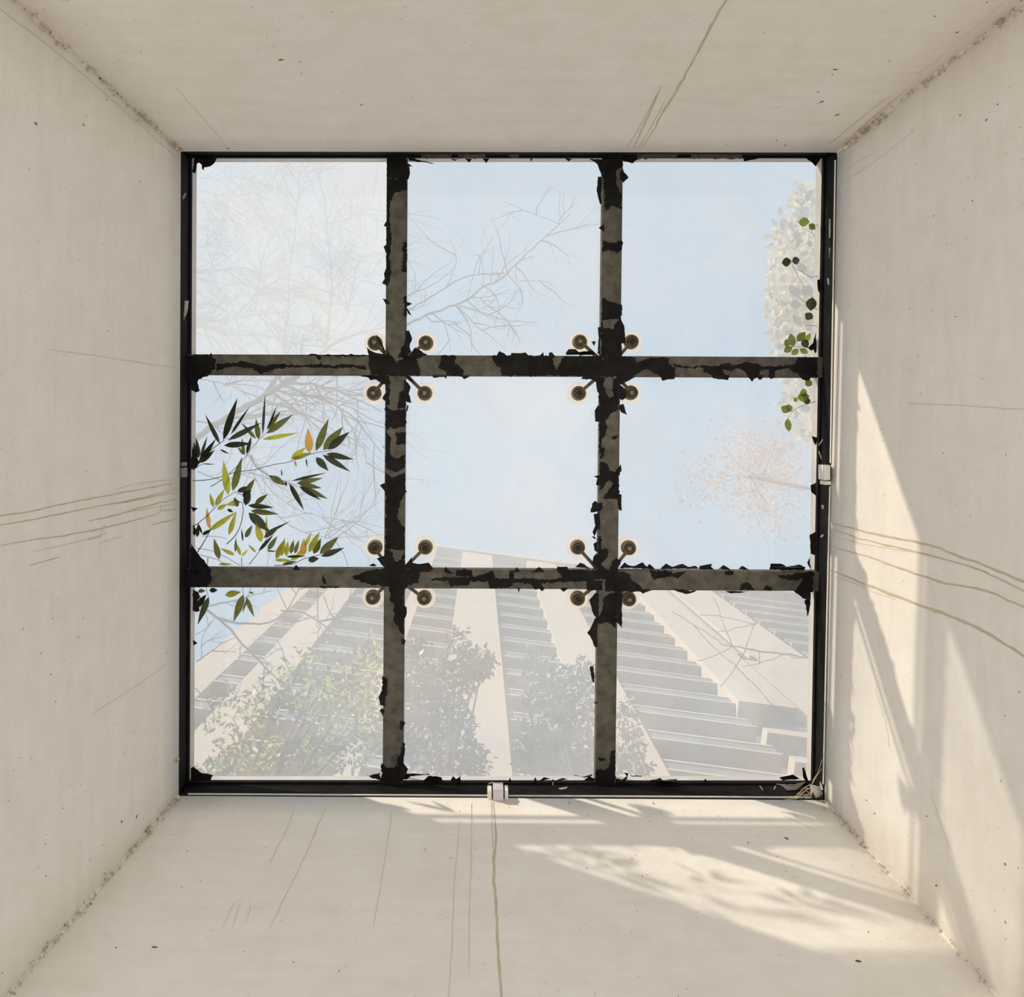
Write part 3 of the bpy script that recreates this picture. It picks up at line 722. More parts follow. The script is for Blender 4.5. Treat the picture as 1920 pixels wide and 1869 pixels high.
flakes('F', 'H2c', [(165,1618),(205,1576),(242,1600),(272,1605),(340,1576),(372,1610),(390,1588),(432,1626),(300,1622)], [(472,1624),(515,1586),(560,1610),(640,1588),(680,1610),(740,1602),(762,1626)], [(763,1628),(766,1604),(862,1588),(852,1610),(878,1632)], [(905,1628),(945,1596),(1005,1634)],
       [(1058,1628),(1085,1603),(1142,1632)], [(1290,1632),(1300,1587),(1345,1586),(1390,1590),(1420,1608),(1520,1594),(1562,1615),(1550,1638)], h=HB + .02)
flakes('F', 'R', [(1600,1000),(1640,980),(1640,1080),(1605,1052)], [(1592,1370),(1640,1345),(1640,1525),(1600,1512)], [(1608,630),(1650,640),(1640,700),(1625,680)], [(1575,1580),(1590,1540),(1602,1630)], h=.28)
flakes('F', 'R', [(1655,700),(1690,650),(1692,662),(1662,702)], [(1655,745),(1665,745),(1685,800),(1680,805)], [(1680,1150),(1695,1145),(1700,1170),(1690,1180)], [(1670,1385),(1690,1365),(1700,1372),(1685,1390)], h=.15, mat='scrap')
flakes('I', 'H2c', [(320,180),(425,180),(380,195),(340,214)], [(555,180),(745,190),(700,208),(660,214)], [(955,190),(1135,195),(1080,205),(1000,209)], [(1470,190),(1600,180),(1600,262),(1540,247)])
flakes('I', 'V2', [(140,190),(186,210),(186,470),(165,445),(140,420)])
flakes('I', 'R', [(1555,262),(1590,245),(1600,280),(1578,385)], [(1536,1520),(1552,1515),(1565,1560),(1590,1645),(1545,1592)], h=.28)
flakes('I', 'B', [(125,1640),(135,1598),(185,1608),(222,1580),(200,1553),(232,1558),(222,1602),(190,1640)], [(398,1640),(400,1610),(470,1593),(492,1610),(590,1602),(642,1640)], [(790,1640),(812,1596),(828,1640)], [(1365,1592),(1465,1568),(1522,1602),(1440,1606),(1390,1612)], [(255,1576),(335,1578),(335,1584),(255,1582)], [(955,1640),(965,1620),(975,1640)], h=.27)
flakes('I', 'B', [(1340,1640),(1480,1645),(1562,1625),(1480,1692),(1430,1690),(1380,1650)], [(1215,1650),(1225,1655),(1275,1725),(1260,1728)], [(1322,1680),(1335,1652),(1342,1655),(1330,1680)], h=.18, mat='scrap')
flakes('H', 'V1', [(140,290),(172,318),(172,360),(160,395),(140,390)], [(130,545),(162,560),(155,592),(130,592)], [(120,1165),(162,1178),(138,1232),(120,1232)], [(130,1320),(160,1338),(155,1420),(145,1480),(180,1527),(160,1582),(120,1582)])
flakes('H', 'B', [(130,1600),(150,1560),(350,1565),(200,1580),(172,1605)], [(262,1640),(340,1576),(432,1590),(445,1640)], [(482,1640),(520,1578),(540,1602),(572,1578),(584,1640)], [(925,1640),(945,1590),(960,1640)], [(1112,1640),(1135,1586),(1160,1640)],
       [(1160,1620),(1200,1588),(1252,1602),(1210,1608)], [(1285,1615),(1340,1594),(1378,1604),(1340,1610)], [(1418,1572),(1500,1585),(1562,1565),(1560,1580),(1500,1592)], [(1500,1610),(1540,1580),(1580,1600),(1575,1620)], [(1250,1640),(1268,1600),(1285,1640)], h=.27)
flakes('H', 'B', [(775,1642),(800,1625),(822,1622),(800,1640)], [(1264,1622),(1270,1622),(1270,1648),(1264,1648)], [(1310,1670),(1375,1660),(1370,1672),(1320,1682)], h=.18, mat='scrap')
flakes('H', 'V2', [(1538,260),(1580,208),(1610,230),(1610,390),(1580,382),(1560,340)], [(1523,505),(1550,470),(1580,398),(1600,400),(1600,612),(1580,612),(1545,530)], [(1543,760),(1570,753),(1580,880),(1563,872)], [(1575,1025),(1608,1028),(1585,1040)])
flakes('G', 'V1', [(1558,990),(1580,938),(1610,955),(1610,1060),(1570,1047)], [(1568,1090),(1585,1068),(1605,1090),(1592,1132)])
flakes('G', 'L', [(150,1520),(172,1508),(222,1553),(270,1560),(318,1572),(300,1612),(150,1620)], [(165,180),(210,200),(222,240),(202,260),(217,342),(195,350),(165,340)], [(165,560),(185,570),(200,585),(170,600)], h=.26)
flakes('G', 'B', [(1462,1568),(1490,1578),(1572,1553),(1566,1575),(1585,1610),(1510,1598)], h=.26)
flakes('A', 'L', [(105,1215),(135,1215),(125,1290),(98,1365)], [(85,440),(110,405),(115,410),(95,455)], h=.08, mat='scrap')
flakes('C', 'R', [(1738,600),(1748,600),(1748,740),(1738,745)], [(1725,1050),(1735,1045),(1740,1095),(1728,1090)], [(1735,820),(1745,815),(1742,900)], h=.10, mat='scrap')

# thin pale metal strips along the foot of the front and right rails
def strip(pa, pb, hh, wpx, mat='alu'):
    a, b = P(*pa, hh), P(*pb, hh); t = (b - a).normalized(); s = Vector((-t.y, t.x, 0)) * wpx * (D + hh) / F / 2
    mb = MB(); mb.hexa([a-s, b-s, b+s, a+s], [q + Vector((0,0,.006)) for q in (a-s, b-s, b+s, a+s)]); return mb.build('edge_strip', M[mat], win)
for x0, x1 in ((352, 914), (954, 1520)):
    f = lambda x: 1489 + (x - 350) * .0055
    strip((x0, f(x0)), (x1, f(x1)), .018, 2.2); strip((x0, f(x0) + 7.5), (x1, f(x1) + 7.5), -.002, 2.0)
strip((1566.5, 300), (1557.5, 868), -.002, 1.8); strip((1556.5, 912), (1544, 1470), -.002, 1.8)
# pale clamps that grip the edge of the skylight
def clamp(label, boxes, mats):
    o = empty('edge_clamp'); tag(o, label, 'clamp')
    for nm, (x0, y0, x1, y1), h0, h1, m in boxes:
        lo = [P(x0,y0,h0), P(x1,y0,h0), P(x1,y1,h0), P(x0,y1,h0)]
        hi = [Vector((q.x, q.y, Z0 + h1)) for q in lo]
        mb = MB(); mb.hexa(lo, hi); b = mb.build(nm, M[m], o)
        mod = b.modifiers.new('soft_edges', 'BEVEL'); mod.width = .0015; mod.segments = 1
    return o
clamp('pale grey metal clamp on the bottom edge of the skylight, middle of the long rail', [
    ('side_plate', (914,1483,922,1500), -.006, .05, 'alu'), ('centre_plate', (924.5,1480,944,1501), -.012, .06, 'clamp'), ('side_plate', (946.5,1482,953,1501), -.006, .05, 'alu')], None)
clamp('small off-white metal clamp on the right edge of the skylight, beside the sunlit wall', [
    ('centre_plate', (1545,872,1557,900), -.012, .05, 'alu'), ('side_plate', (1547,902,1558.5,909), -.006, .05, 'alu')], None)
clamp('dark grey clamp on the left edge of the skylight where the bamboo enters', [
    ('side_plate', (336.5,867,345,874), .02, .06, 'dark_clamp'), ('centre_plate', (336,877,345,895), .016, .06, 'dark_clamp')], None)

# ------------------------------------------------------------------ spider fittings that hold the glass
BOLTS = {
 'upper left': ((742, 684.5), [(702,642),(798,642),(700,737),(796,737)]),
 'upper right': ((1145, 687), [(1088,640),(1185,640),(1086,737),(1184,736)]),
 'lower left': ((738.5, 1085), [(702,1027),(797,1027),(698,1121),(795,1122)]),
 'lower right': ((1139, 1088), [(1084,1027),(1180,1028),(1084,1123),(1180,1124)]),
}
for where, (cr, bolts) in BOLTS.items():
    sp = empty('spider_fitting')
    tag(sp, {'upper left': 'tarnished four-armed glass fitting at the upper left crossing, beside the bare branches',
             'upper right': 'tarnished four-armed glass fitting at the upper right crossing, below clear blue sky',
             'lower left': 'tarnished four-armed glass fitting at the lower left crossing, right of the bamboo leaves',
             'lower right': 'tarnished four-armed glass fitting at the lower right crossing, above the tower corner'}[where],
        'glass fitting', 'four-armed fittings at the bar crossings')
    c0 = P(*cr, HB); c0.z = Z0 + HT
    mb = MB(); mb.lathe(c0, [(.001, 0), (.045, 0), (.045, .02), (.03, .026), (.001, .026)], 16); mb.build('hub', M['bronze'], sp, False)
    for b in bolts:
        q = P(*b, HG - .038)
        d = (Vector((q.x, q.y, 0)) - Vector((c0.x, c0.y, 0))); dn = d.normalized()
        st = Vector((c0.x, c0.y, Z0 + HT + .008)) + dn * .03
        en = Vector((q.x, q.y, Z0 + HG - .038)) - dn * .022
        mb = MB(); mb.tube([st, st.lerp(en, .5) + Vector((0,0,.002)), en + dn * .006], [.011, .0082, .0075], 8); mb.build('arm', M['bronze'], sp, True)
        # boss at the arm's end: stepped rings, seen from below
        mb = MB(); mb.lathe((q.x, q.y, Z0 + HG - .038), [(.0305,.018), (.0305,-.004), (.028,-.007), (.0235,-.007), (.0225,.006), (.0200,.006), (.019,-.008), (.0155,-.009), (.0148,.003), (.001,.003)], 28)
        bo = mb.build('bolt', M['bronze'], sp, False)
        mb = MB(); mb.lathe((q.x, q.y, Z0 + HG - .038), [(.0095,-.003), (.0095,-.012), (.0075,-.014), (.0055,-.014), (.005,-.010), (.001,-.010)], 18); mb.build('bolt_cap', M['bronze_dark'] if rnd.random() < .5 else M['brass_highlight'], bo, False)
        mb = MB(); mb.lathe((q.x, q.y, Z0 + HG - .038), [(.034,.035), (.034,.018), (.030,.016), (.018,.016)], 28); mb.build('clamping_disc', M['brass_highlight'], bo, False)
        mb = MB(); mb.lathe((q.x, q.y, Z0 + HG - .003), [(.001,0), (.047,0), (.052,.0015), (.052,.0025), (.001,.0025)], 28); mb.build('halo_disc', M['halo_disc'], bo, False)

# ------------------------------------------------------------------ bamboo that has grown in under the glass
def leaf_mesh(mb, base, tip, w, fold=.18, sag=0.0, mi=0, widest=.38, roundness=1.0):
    base, tip = Vector(base), Vector(tip)
    ax = tip - base; L = ax.length
    up = Vector((0, 0, 1)); s = ax.cross(up)
    if s.length < 1e-6: s = Vector((1, 0, 0))
    s.normalize(); nrm = s.cross(ax).normalized()
    tw = rnd.uniform(-.45, .45)
    s2 = s * math.cos(tw) + nrm * math.sin(tw)
    n = 6; v = []
    for i in range(n + 1):
        t = i / n
        pr = (math.sin(math.pi * t ** (math.log(.5) / math.log(widest))) ** roundness) if 0 < t < 1 else 0
        c = base + ax * t + nrm * (-sag * L * math.sin(math.pi * t))
        hw = max(w * .5 * pr, w * .02)
        v += [c - s2 * hw + nrm * fold * hw, c, c + s2 * hw + nrm * fold * hw]
    f = []
    for i in range(n):
        for k in (0, 1): f.append((3*i+k, 3*i+k+1, 3*i+4+k, 3*i+3+k))
    mb.add(v, f, mi)

def px_leaf(cr, a, b, w, mat, parent, h0=.312, dh=.012, name='leaf', **kw):
    """w in crop pixels at its widest."""
    pa, pb = px(cr, a), px(cr, b)
    ha = h0 + rnd.uniform(-dh, dh); hb = h0 + rnd.uniform(-dh, dh)
    if h0 < HG: ha, hb = min(ha, HG - .008), min(hb, HG - .008)
    mb = MB(); leaf_mesh(mb, P(*pa, ha), P(*pb, hb), w / 4 * (D + h0) / F * .98, sag=rnd.uniform(0, .03), **kw)
    return mb.build(name, M[mat], parent, True)

def px_stem(cr, pts, r0, r1, parent, h=.316, name='stem', mat='stem'):
    q = [px(cr, p) for p in pts]
    q = smooth_path(q, 12, .25)
    n = len(q); mb = MB()
    mb.tube([P(x, y, min(h, HG - .012)) for x, y in q], [(r0 + (r1 - r0) * i / max(1, n - 1)) for i in range(n)], 6)
    return mb.build(name, M[mat], parent, True)

b1 = empty('bamboo_branch'); tag(b1, 'upper bamboo spray with long dark leaves, entering at the left clamp', 'bamboo', 'bamboo sprays inside the left panes')
px_stem('D', [(90,960),(165,885),(240,800),(320,720),(405,660)], .0035, .0018, b1)
px_stem('D', [(165,885),(240,838),(330,840)], .002, .0008, b1)
px_stem('D', [(300,1010),(420,930),(550,800),(610,720),(660,660),(720,600)], .002, .0012, b1)
for a, b, w, m in [((395,660),(500,345),64,'bd'),((450,620),(595,405),26,'bd'),((370,690),(260,470),34,'bd'),((430,660),(680,530),42,'bd'),((400,700),(610,685),46,'bd'),
    ((215,790),(190,640),30,'bd'),((222,800),(275,630),24,'bd'),((205,840),(340,650),46,'bd'),((220,830),(330,735),40,'bd'),((210,800),(170,670),26,'bd'),((370,730),(440,765),14,'bd'),((240,838),(330,842),9,'bd'),
    ((690,620),(710,315),22,'bd'),((720,580),(825,445),42,'bg'),((735,560),(795,405),22,'bd'),((720,610),(915,470),52,'bg'),((690,655),(960,605),36,'by'),((660,655),(640,500),44,'bg'),((640,650),(530,530),30,'bg'),
    ((555,770),(503,715),26,'bg'),((550,770),(535,645),26,'bg'),((570,765),(605,630),32,'bd')]:
    px_leaf('D', a, b, w, m, b1)
b2 = empty('bamboo_branch'); tag(b2, 'middle bamboo spray on thin stems, with an orange-tipped leaf furthest right', 'bamboo', 'bamboo sprays inside the left panes')
px_stem('D', [(100,965),(300,955),(480,905),(640,880),(750,850),(900,820),(1050,765),(1210,735)], .002, .0013, b2)
px_stem('D', [(600,770),(640,860),(760,940),(860,970),(950,1000)], .0014, .001, b2)
for a, b, w, m in [((905,805),(1012,715),50,'by'),((910,800),(1062,755),42,'by'),((1040,755),(1030,570),64,'bo'),((1090,740),(1185,498),58,'bg'),((1145,735),(1290,562),74,'bg'),((1180,730),(1340,598),62,'bd'),
    ((1168,762),(1370,805),48,'bd'),((1140,770),(1345,895),46,'bd'),((1090,790),(1182,890),56,'bd'),((1015,800),(1025,865),12,'bd'),((930,815),(945,865),16,'bo'),
    ((745,930),(868,1000),52,'bg'),((910,965),(1165,905),24,'bd'),((945,985),(1140,945),42,'bg'),((960,990),(1132,1020),42,'bg'),((985,1015),(1176,1100),46,'bg'),((965,1005),(1126,1110),42,'bd'),((890,985),(1000,1186),44,'bd'),
    ((740,935),(760,925),18,'bd'),((835,930),(830,875),10,'bd'),((860,970),(870,1010),16,'bd')]:
    px_leaf('D', a, b, w, m, b2)
b3 = empty('bamboo_branch'); tag(b3, 'dense lower bamboo clump reaching below the lower left crossbar', 'bamboo', 'bamboo sprays inside the left panes')
px_stem('D', [(170,1310),(260,1240),(340,1160),(400,1100),(480,1050),(560,1080)], .0022, .0014, b3)
px_stem('D', [(200,1500),(240,1440),(295,1340),(300,1300)], .0028, .0014, b3)
px_stem('D', [(420,1440),(490,1370),(530,1280),(545,1190),(540,1130),(470,1100)], .0026, .0018, b3)
px_stem('D', [(590,1590),(660,1500),(720,1400),(790,1320)], .002, .0012, b3)
px_stem('D', [(780,1600),(920,1590),(1000,1550),(1080,1530),(1150,1515)], .002, .0012, b3)
px_stem('D', [(190,1470),(300,1490),(420,1540),(520,1600)], .0012, .001, b3)
px_stem('D', [(220,1520),(360,1560),(420,1600)], .0012, .001, b3)
px_stem('D', [(240,1380),(360,1385),(420,1400)], .001, .0008, b3)
px_stem('G', [(280,-60),(270,60),(268,180),(285,240)], .0018, .001, b3, .312)
px_stem('G', [(530,-60),(535,90),(540,180),(548,230)], .0018, .001, b3, .312)
px_stem('G', [(620,40),(600,170),(575,240),(545,350)], .0012, .0008, b3, .312)
for a, b, w, m in [((432,1072),(395,815),58,'by'),((465,1042),(535,788),56,'bg'),((498,1045),(612,1010),46,'bd'),((335,1150),(402,1030),40,'by'),((322,1165),(293,1058),30,'by'),((350,1180),(425,1140),36,'by'),((560,1060),(632,948),42,'bg'),
    ((540,1085),(605,1035),56,'bd'),((560,1150),(590,1020),60,'bd'),((580,1150),(772,1165),46,'bd'),((600,1190),(808,1215),52,'bg'),((585,1205),(745,1350),72,'bd'),((630,1140),(728,1065),42,'bg'),((520,1125),(415,1145),46,'by'),
    ((290,1340),(492,1198),44,'by'),((435,1372),(492,1198),40,'by'),((290,1325),(270,1165),34,'bo'),((238,1372),(305,1328),30,'bd'),((235,1365),(205,1278),20,'bd'),((198,1388),(205,1290),36,'bd'),
    ((560,1392),(612,1298),40,'bg'),((680,1425),(640,1275),54,'by'),((716,1392),(720,1225),22,'by'),((700,1392),(822,1298),42,'bd'),((738,1352),(895,1268),18,'bd'),((542,1420),(530,1320),14,'bd'),
    ((365,1555),(325,1398),46,'bg'),((480,1522),(372,1472),30,'by'),((525,1524),(490,1430),26,'by'),((485,1502),(490,1388),20,'bg'),((532,1532),(582,1478),20,'by'),((640,1502),(580,1442),20,'by'),
    ((660,1492),(772,1368),28,'bd'),((728,1485),(800,1380),40,'bg'),((360,1590),(462,1592),22,'by'),((720,1490),(800,1495),12,'bd'),
    ((790,1552),(842,1418),48,'by'),((830,1532),(855,1395),42,'by'),((866,1532),(880,1418),36,'by'),((900,1512),(922,1408),36,'bg'),((868,1535),(1012,1530),26,'bd'),((930,1512),(962,1408),30,'bg'),((992,1528),(1000,1398),52,'bo'),
    ((1000,1472),(1057,1348),32,'by'),((1035,1502),(1117,1348),52,'by'),((1072,1512),(1127,1398),62,'bg'),((1118,1512),(1258,1388),62,'bg'),((1130,1532),(1302,1468),48,'bd'),((1030,1560),(1112,1548),52,'bd'),((780,1560),(905,1562),26,'by'),((838,1592),(945,1568),28,'bg'),
    ((425,1180),(470,1200),28,'bd'),((500,1160),(480,1090),40,'bd'),((940,1530),(1020,1470),34,'by'),((900,1560),(985,1520),30,'by'),((470,1290),(440,1370),26,'by')]:
    px_leaf('D', a, b, w, m, b3)
for a, b, w, m in [((205,192),(262,190),30,'bg'),((290,186),(352,186),38,'bd'),((190,315),(268,218),54,'bd'),((286,236),(203,442),48,'bd'),((408,222),(528,200),52,'by'),((545,220),(472,422),58,'bg'),((565,238),(627,388),34,'bg'),((570,262),(538,352),16,'bg'),((590,200),(625,210),16,'bg')]:
    px_leaf('G', a, b, w, m, b3, .313, .008)

# ------------------------------------------------------------------ evergreen at the right edge: a few sprigs inside the glass, the crown outside
OUTER_LEAVES = []
ev = empty('evergreen_sprig'); tag(ev, 'round-leaved evergreen sprigs under the glass at the right edge, upper pane', 'sprig')
px_stem('C', [(1700,1010),(1600,1040),(1540,1000),(1480,975),(1455,920)], .0014, .0008, ev)
px_stem('C', [(1700,640),(1640,650),(1600,625)], .0012, .0008, ev)
px_stem('C', [(1700,1330),(1620,1260),(1540,1215),(1505,1185)], .0014, .0008, ev)
px_stem('C', [(1700,1420),(1640,1400),(1560,1400)], .0014, .0008, ev)
px_stem('C', [(1700,1600),(1560,1560),(1460,1560)], .0014, .0008, ev)
for a, b, w, m in [((1592,622),(1508,625),70,'ev_green'),((1590,640),(1634,680),50,'ev_green'),((1455,918),(1384,930),70,'ev_dark'),((1460,918),(1518,908),62,'ev_dark'),((1490,930),(1575,995),70,'ev_grey'),
    ((1508,1185),(1440,1095),66,'ev_grey'),((1560,1190),(1552,1095),60,'ev_grey'),((1600,1180),(1580,1095),60,'ev_grey'),((1528,1250),(1445,1240),70,'ev_grey'),((1612,1190),(1600,1290),80,'ev_dark'),((1540,1410),(1465,1320),66,'ev_grey'),((1612,1440),(1545,1340),80,'ev_grey'),
    ((1615,1350),(1560,1310),60,'ev_dark'),((1470,1560),(1450,1460),60,'ev_green'),((1460,1560),(1400,1600),54,'ev_green'),((1470,1580),(1500,1620),60,'ev_green'),((1500,1520),(1560,1450),62,'ev_green'),((1560,1530),(1600,1460),54,'ev_green'),((1545,1500),(1575,1570),58,'ev_dark'),((1430,1570),(1415,1500),40,'ev_green'),((1520,1575),(1580,1610),44,'ev_green'),((1590,760),(1600,815),60,'ev_grey')]:
    if m != 'ev_grey': px_leaf('C', a, b, w, m, ev, .312, .01, widest=.48, roundness=.8)
    else: OUTER_LEAVES.append(('C', a, b, w))
ev2 = empty('evergreen_sprig'); tag(ev2, 'small round-leaved evergreen sprig under the glass at the right edge, middle pane', 'sprig')
px_stem('F', [(1680,350),(1590,385),(1500,420),(1465,445),(1428,500)], .0014, .0008, ev2)
for a, b, w, m in [((1445,445),(1378,410),64,'ev_green'),((1450,450),(1430,390),50,'ev_green'),((1428,498),(1438,596),66,'ev_green'),((1590,330),(1500,345),74,'ev_green'),((1550,340),(1545,272),60,'ev_green'),((1600,370),(1540,360),56,'ev_dark'),((1490,430),(1500,490),46,'ev_grey'),((1600,420),(1530,430),60,'ev_grey'),((1610,250),(1560,215),60,'ev_green'),((1500,345),(1475,370),40,'ev_green')]:
    if m != 'ev_grey': px_leaf('F', a, b, w, m, ev2, .312, .01, widest=.48, roundness=.8)
    else: OUTER_LEAVES.append(('F', a, b, w))

sh = empty('evergreen_shrub'); tag(sh, 'tall pale sunlit evergreen shrub outside, leaning over the right edge of the glass', 'shrub')
mb = MB(); tr = [Vector((3.3, -.9, -.16)), Vector((3.25, -.9, 2.0)), Vector((3.1, -.85, 4.2)), Vector((2.7, -.75, 6.2)), Vector((2.3, -.7, 7.6))]
mb.tube(tr, [.06, .055, .04, .025, .012], 8); mb.build('trunk', M['bark'], sh, True)
HS = .95
for cr, a, b, w in OUTER_LEAVES: px_leaf(cr, a, b, w, 'ev_dark', sh, .47, .03, widest=.48, roundness=.8)  # leaves just outside the glass, in the darker leaf colour
for (x, y) in [(1500,380),(1470,470),(1455,540),(1465,600),(1480,650),(1490,720),(1478,770),(1510,430)]:
    e = P(x, y, HS); s = tr[3].lerp(tr[4], rnd.random())
    mb = MB(); mb.tube([s, s.lerp(e, .5) + Vector((0, 0, .12)), e], [.008, .005, .002], 5); mb.build('branch', M['twig'], sh, True)
ntry = 0; count = 0; mbx = {'ev_pale': MB(), 'ev_grey': MB(), 'ev_green': MB()}
while count < 270 and ntry < 5000:
    ntry += 1
    y = rnd.uniform(350, 810)
    left = 1480 if y < 400 else (1462 - 20 * math.sin((y - 400) / 290 * 3.14) if y < 690 else 1462 + (y - 690) * .25)
    x = left + abs(rnd.gauss(0, 42))
    if x > 1540 or (y > 780 and x < 1490): continue
    h = rnd.uniform(.55, 1.5)
    p = P(x, y, h); L = rnd.uniform(.035, .065)
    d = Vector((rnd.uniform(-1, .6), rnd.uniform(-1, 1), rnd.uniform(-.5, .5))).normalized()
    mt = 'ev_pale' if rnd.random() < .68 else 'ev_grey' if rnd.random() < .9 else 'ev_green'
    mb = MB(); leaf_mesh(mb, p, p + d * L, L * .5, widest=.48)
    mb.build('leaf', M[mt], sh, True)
    count += 1

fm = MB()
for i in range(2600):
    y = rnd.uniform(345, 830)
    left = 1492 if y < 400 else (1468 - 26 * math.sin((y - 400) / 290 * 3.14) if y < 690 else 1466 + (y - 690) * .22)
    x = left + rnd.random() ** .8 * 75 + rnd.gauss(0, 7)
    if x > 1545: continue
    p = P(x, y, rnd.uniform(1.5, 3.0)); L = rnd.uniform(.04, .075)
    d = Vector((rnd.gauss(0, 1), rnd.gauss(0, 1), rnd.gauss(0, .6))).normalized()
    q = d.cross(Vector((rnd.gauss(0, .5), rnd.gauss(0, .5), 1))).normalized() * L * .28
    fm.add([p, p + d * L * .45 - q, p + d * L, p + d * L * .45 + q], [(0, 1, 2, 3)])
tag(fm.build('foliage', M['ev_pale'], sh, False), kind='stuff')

# ------------------------------------------------------------------ tower block
FY, SL = 11.0, 0.13
def fx(m): return m * FY / (1 - SL * m)                     # x on the facade where the sight-line slope dx/dy is m
uvec = Vector((1, SL, 0)).normalized(); nvec = Vector((SL, -1, 0)).normalized()
def FP(x, z, d=0.0):                                         # facade point: x along, height z, d metres out of the facade
    return Vector((x, FY + SL * x, z)) + nvec * d
tw = empty('apartment_tower'); tag(tw, 'tall pale apartment tower seen steeply from below through the bottom panes', 'building')
ROOF, LOWROOF = 74.5, 57.0
def slab(mb, x0, x1, z0, z1, d0, d1):
    lo = [FP(x0,z0,d0), FP(x1,z0,d0), FP(x1,z0,d1), FP(x0,z0,d1)]; hi = [FP(x0,z1,d0), FP(x1,z1,d0), FP(x1,z1,d1), FP(x0,z1,d1)]
    mb.hexa(lo, hi)
XL, XR = fx(-1.20), fx(2.1)
XM = fx(-.38)
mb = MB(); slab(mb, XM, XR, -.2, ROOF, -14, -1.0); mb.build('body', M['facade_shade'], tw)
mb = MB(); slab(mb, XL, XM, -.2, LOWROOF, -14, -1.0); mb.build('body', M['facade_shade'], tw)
mb = MB(); slab(mb, XM - .2, XR + .2, ROOF, ROOF + 1.0, -14.2, .3); mb.build('roof_parapet', M['facade'], tw)
mb = MB(); slab(mb, XL - .2, XM - .2, LOWROOF, LOWROOF + 1.0, -14.2, .3); mb.build('roof_parapet', M['facade'], tw)
piers = [(-1.20,-1.05,0), (-.93,-.76,.1), (-.42,-.35,.0), (-.14,.09,.15), (.345,.54,.1), (.92,1.10,.3), (1.10,1.44,-.25), (1.95,2.1,0)]
for a, b, d in piers:
    z0 = -.2
    if a >= 0.9 and a < 1.5: z0 = 39.5
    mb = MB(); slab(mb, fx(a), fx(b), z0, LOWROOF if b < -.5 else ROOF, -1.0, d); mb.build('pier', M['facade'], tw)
strips = [(-1.05,-.93), (-.76,-.42), (-.35,-.14), (.09,.345), (.54,.92), (1.44,1.95)]
FLOOR = 3.0
def mesh_share(fn):
    me = None
    return me
for si, (a, b) in enumerate(strips):
    x0, x1 = fx(a), fx(b); first = {}
    zs = [z for z in [16 + FLOOR * k for k in range(22)] if z < (LOWROOF if b < -.4 else ROOF) - 2]
    for z in zs:
        if not first:
            mb = MB(); slab(mb, x0 + .15, x1 - .15, 1.0, 2.5, -1.0, -.9); w = mb.build('window', M['pane_far'], tw)
            mb = MB(); slab(mb, x0, x1, -.14, .0, -1.0, .05); s_ = mb.build('floor_slab', M['facade'], tw)
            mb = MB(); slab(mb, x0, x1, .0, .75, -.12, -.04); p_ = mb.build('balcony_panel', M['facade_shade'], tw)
            mb = MB(); slab(mb, x0, x1, .92, 1.02, -.14, -.02); r_ = mb.build('balcony_rail', M['facade_rail'], tw)
            first = {'w': w, 's': s_, 'p': p_, 'r': r_}
            for o in first.values(): o.location.z = z
        else:
            for o in first.values():
                c = o.copy(); COL.objects.link(c); c.parent = tw; c.location.z = z
# dark panel standing in for a shaded recess, with white fins, upper right
for a, b in ((1.11, 1.21),):
    mb = MB(); slab(mb, fx(a), fx(b), 50, ROOF - 3, -.25, -.2); mb.build('recess_shade_panel', M['facade_shade'], tw)
    for k in range(2):
        x = fx(a) + (fx(b) - fx(a)) * (k + .5) / 2
        mb = MB(); slab(mb, x - .10, x + .10, 50, ROOF - 3, -.2, .0); mb.build('fin', M['facade'], tw)
# wide lower storeys below the blank wall
for k in range(8):
    z = 15 + k * 3.0
    mb = MB(); slab(mb, fx(1.0), fx(1.95), z + .9, z + 2.5, -1.0, -.2); mb.build('window', M['pane_far'], tw)
    mb = MB(); slab(mb, fx(.92), fx(1.95), z - .3, z + .3, -1.0, .25); mb.build('floor_slab', M['facade'], tw)

# ------------------------------------------------------------------ trees
def grow(mb, p, d, L, r, depth, spread=.5, seg=4, flat=.45, lean=None, out=None):
    pts, rad = [p], [r]
    q = p.copy(); dd = d.copy()
    for i in range(seg):
        dd = (dd + Vector((rnd.gauss(0, .16), rnd.gauss(0, .16), rnd.gauss(0, .10)))).normalized()
        q = q + dd * L / seg; pts.append(q.copy()); rad.append(r * (1 - .55 * (i + 1) / seg))
    mb.tube(pts, rad, 4 if r < .02 else 6, cap=False)
    if out is not None: out.append((q.copy(), dd.copy()))
    if depth > 0:
        for k in range(rnd.choice((2, 3, 3))):
            i = rnd.randint(1, seg)
            ang = rnd.choice((-1, 1)) * rnd.uniform(.35, 1.0) * spread * 1.6
            ax = Vector((rnd.gauss(0, flat), rnd.gauss(0, flat), 1)).normalized()
            nd = Matrix.Rotation(ang, 3, ax) @ dd
            grow(mb, pts[i], nd, L * rnd.uniform(.5, .8), rad[i] * .62, depth - 1, spread, seg, flat, out=out)

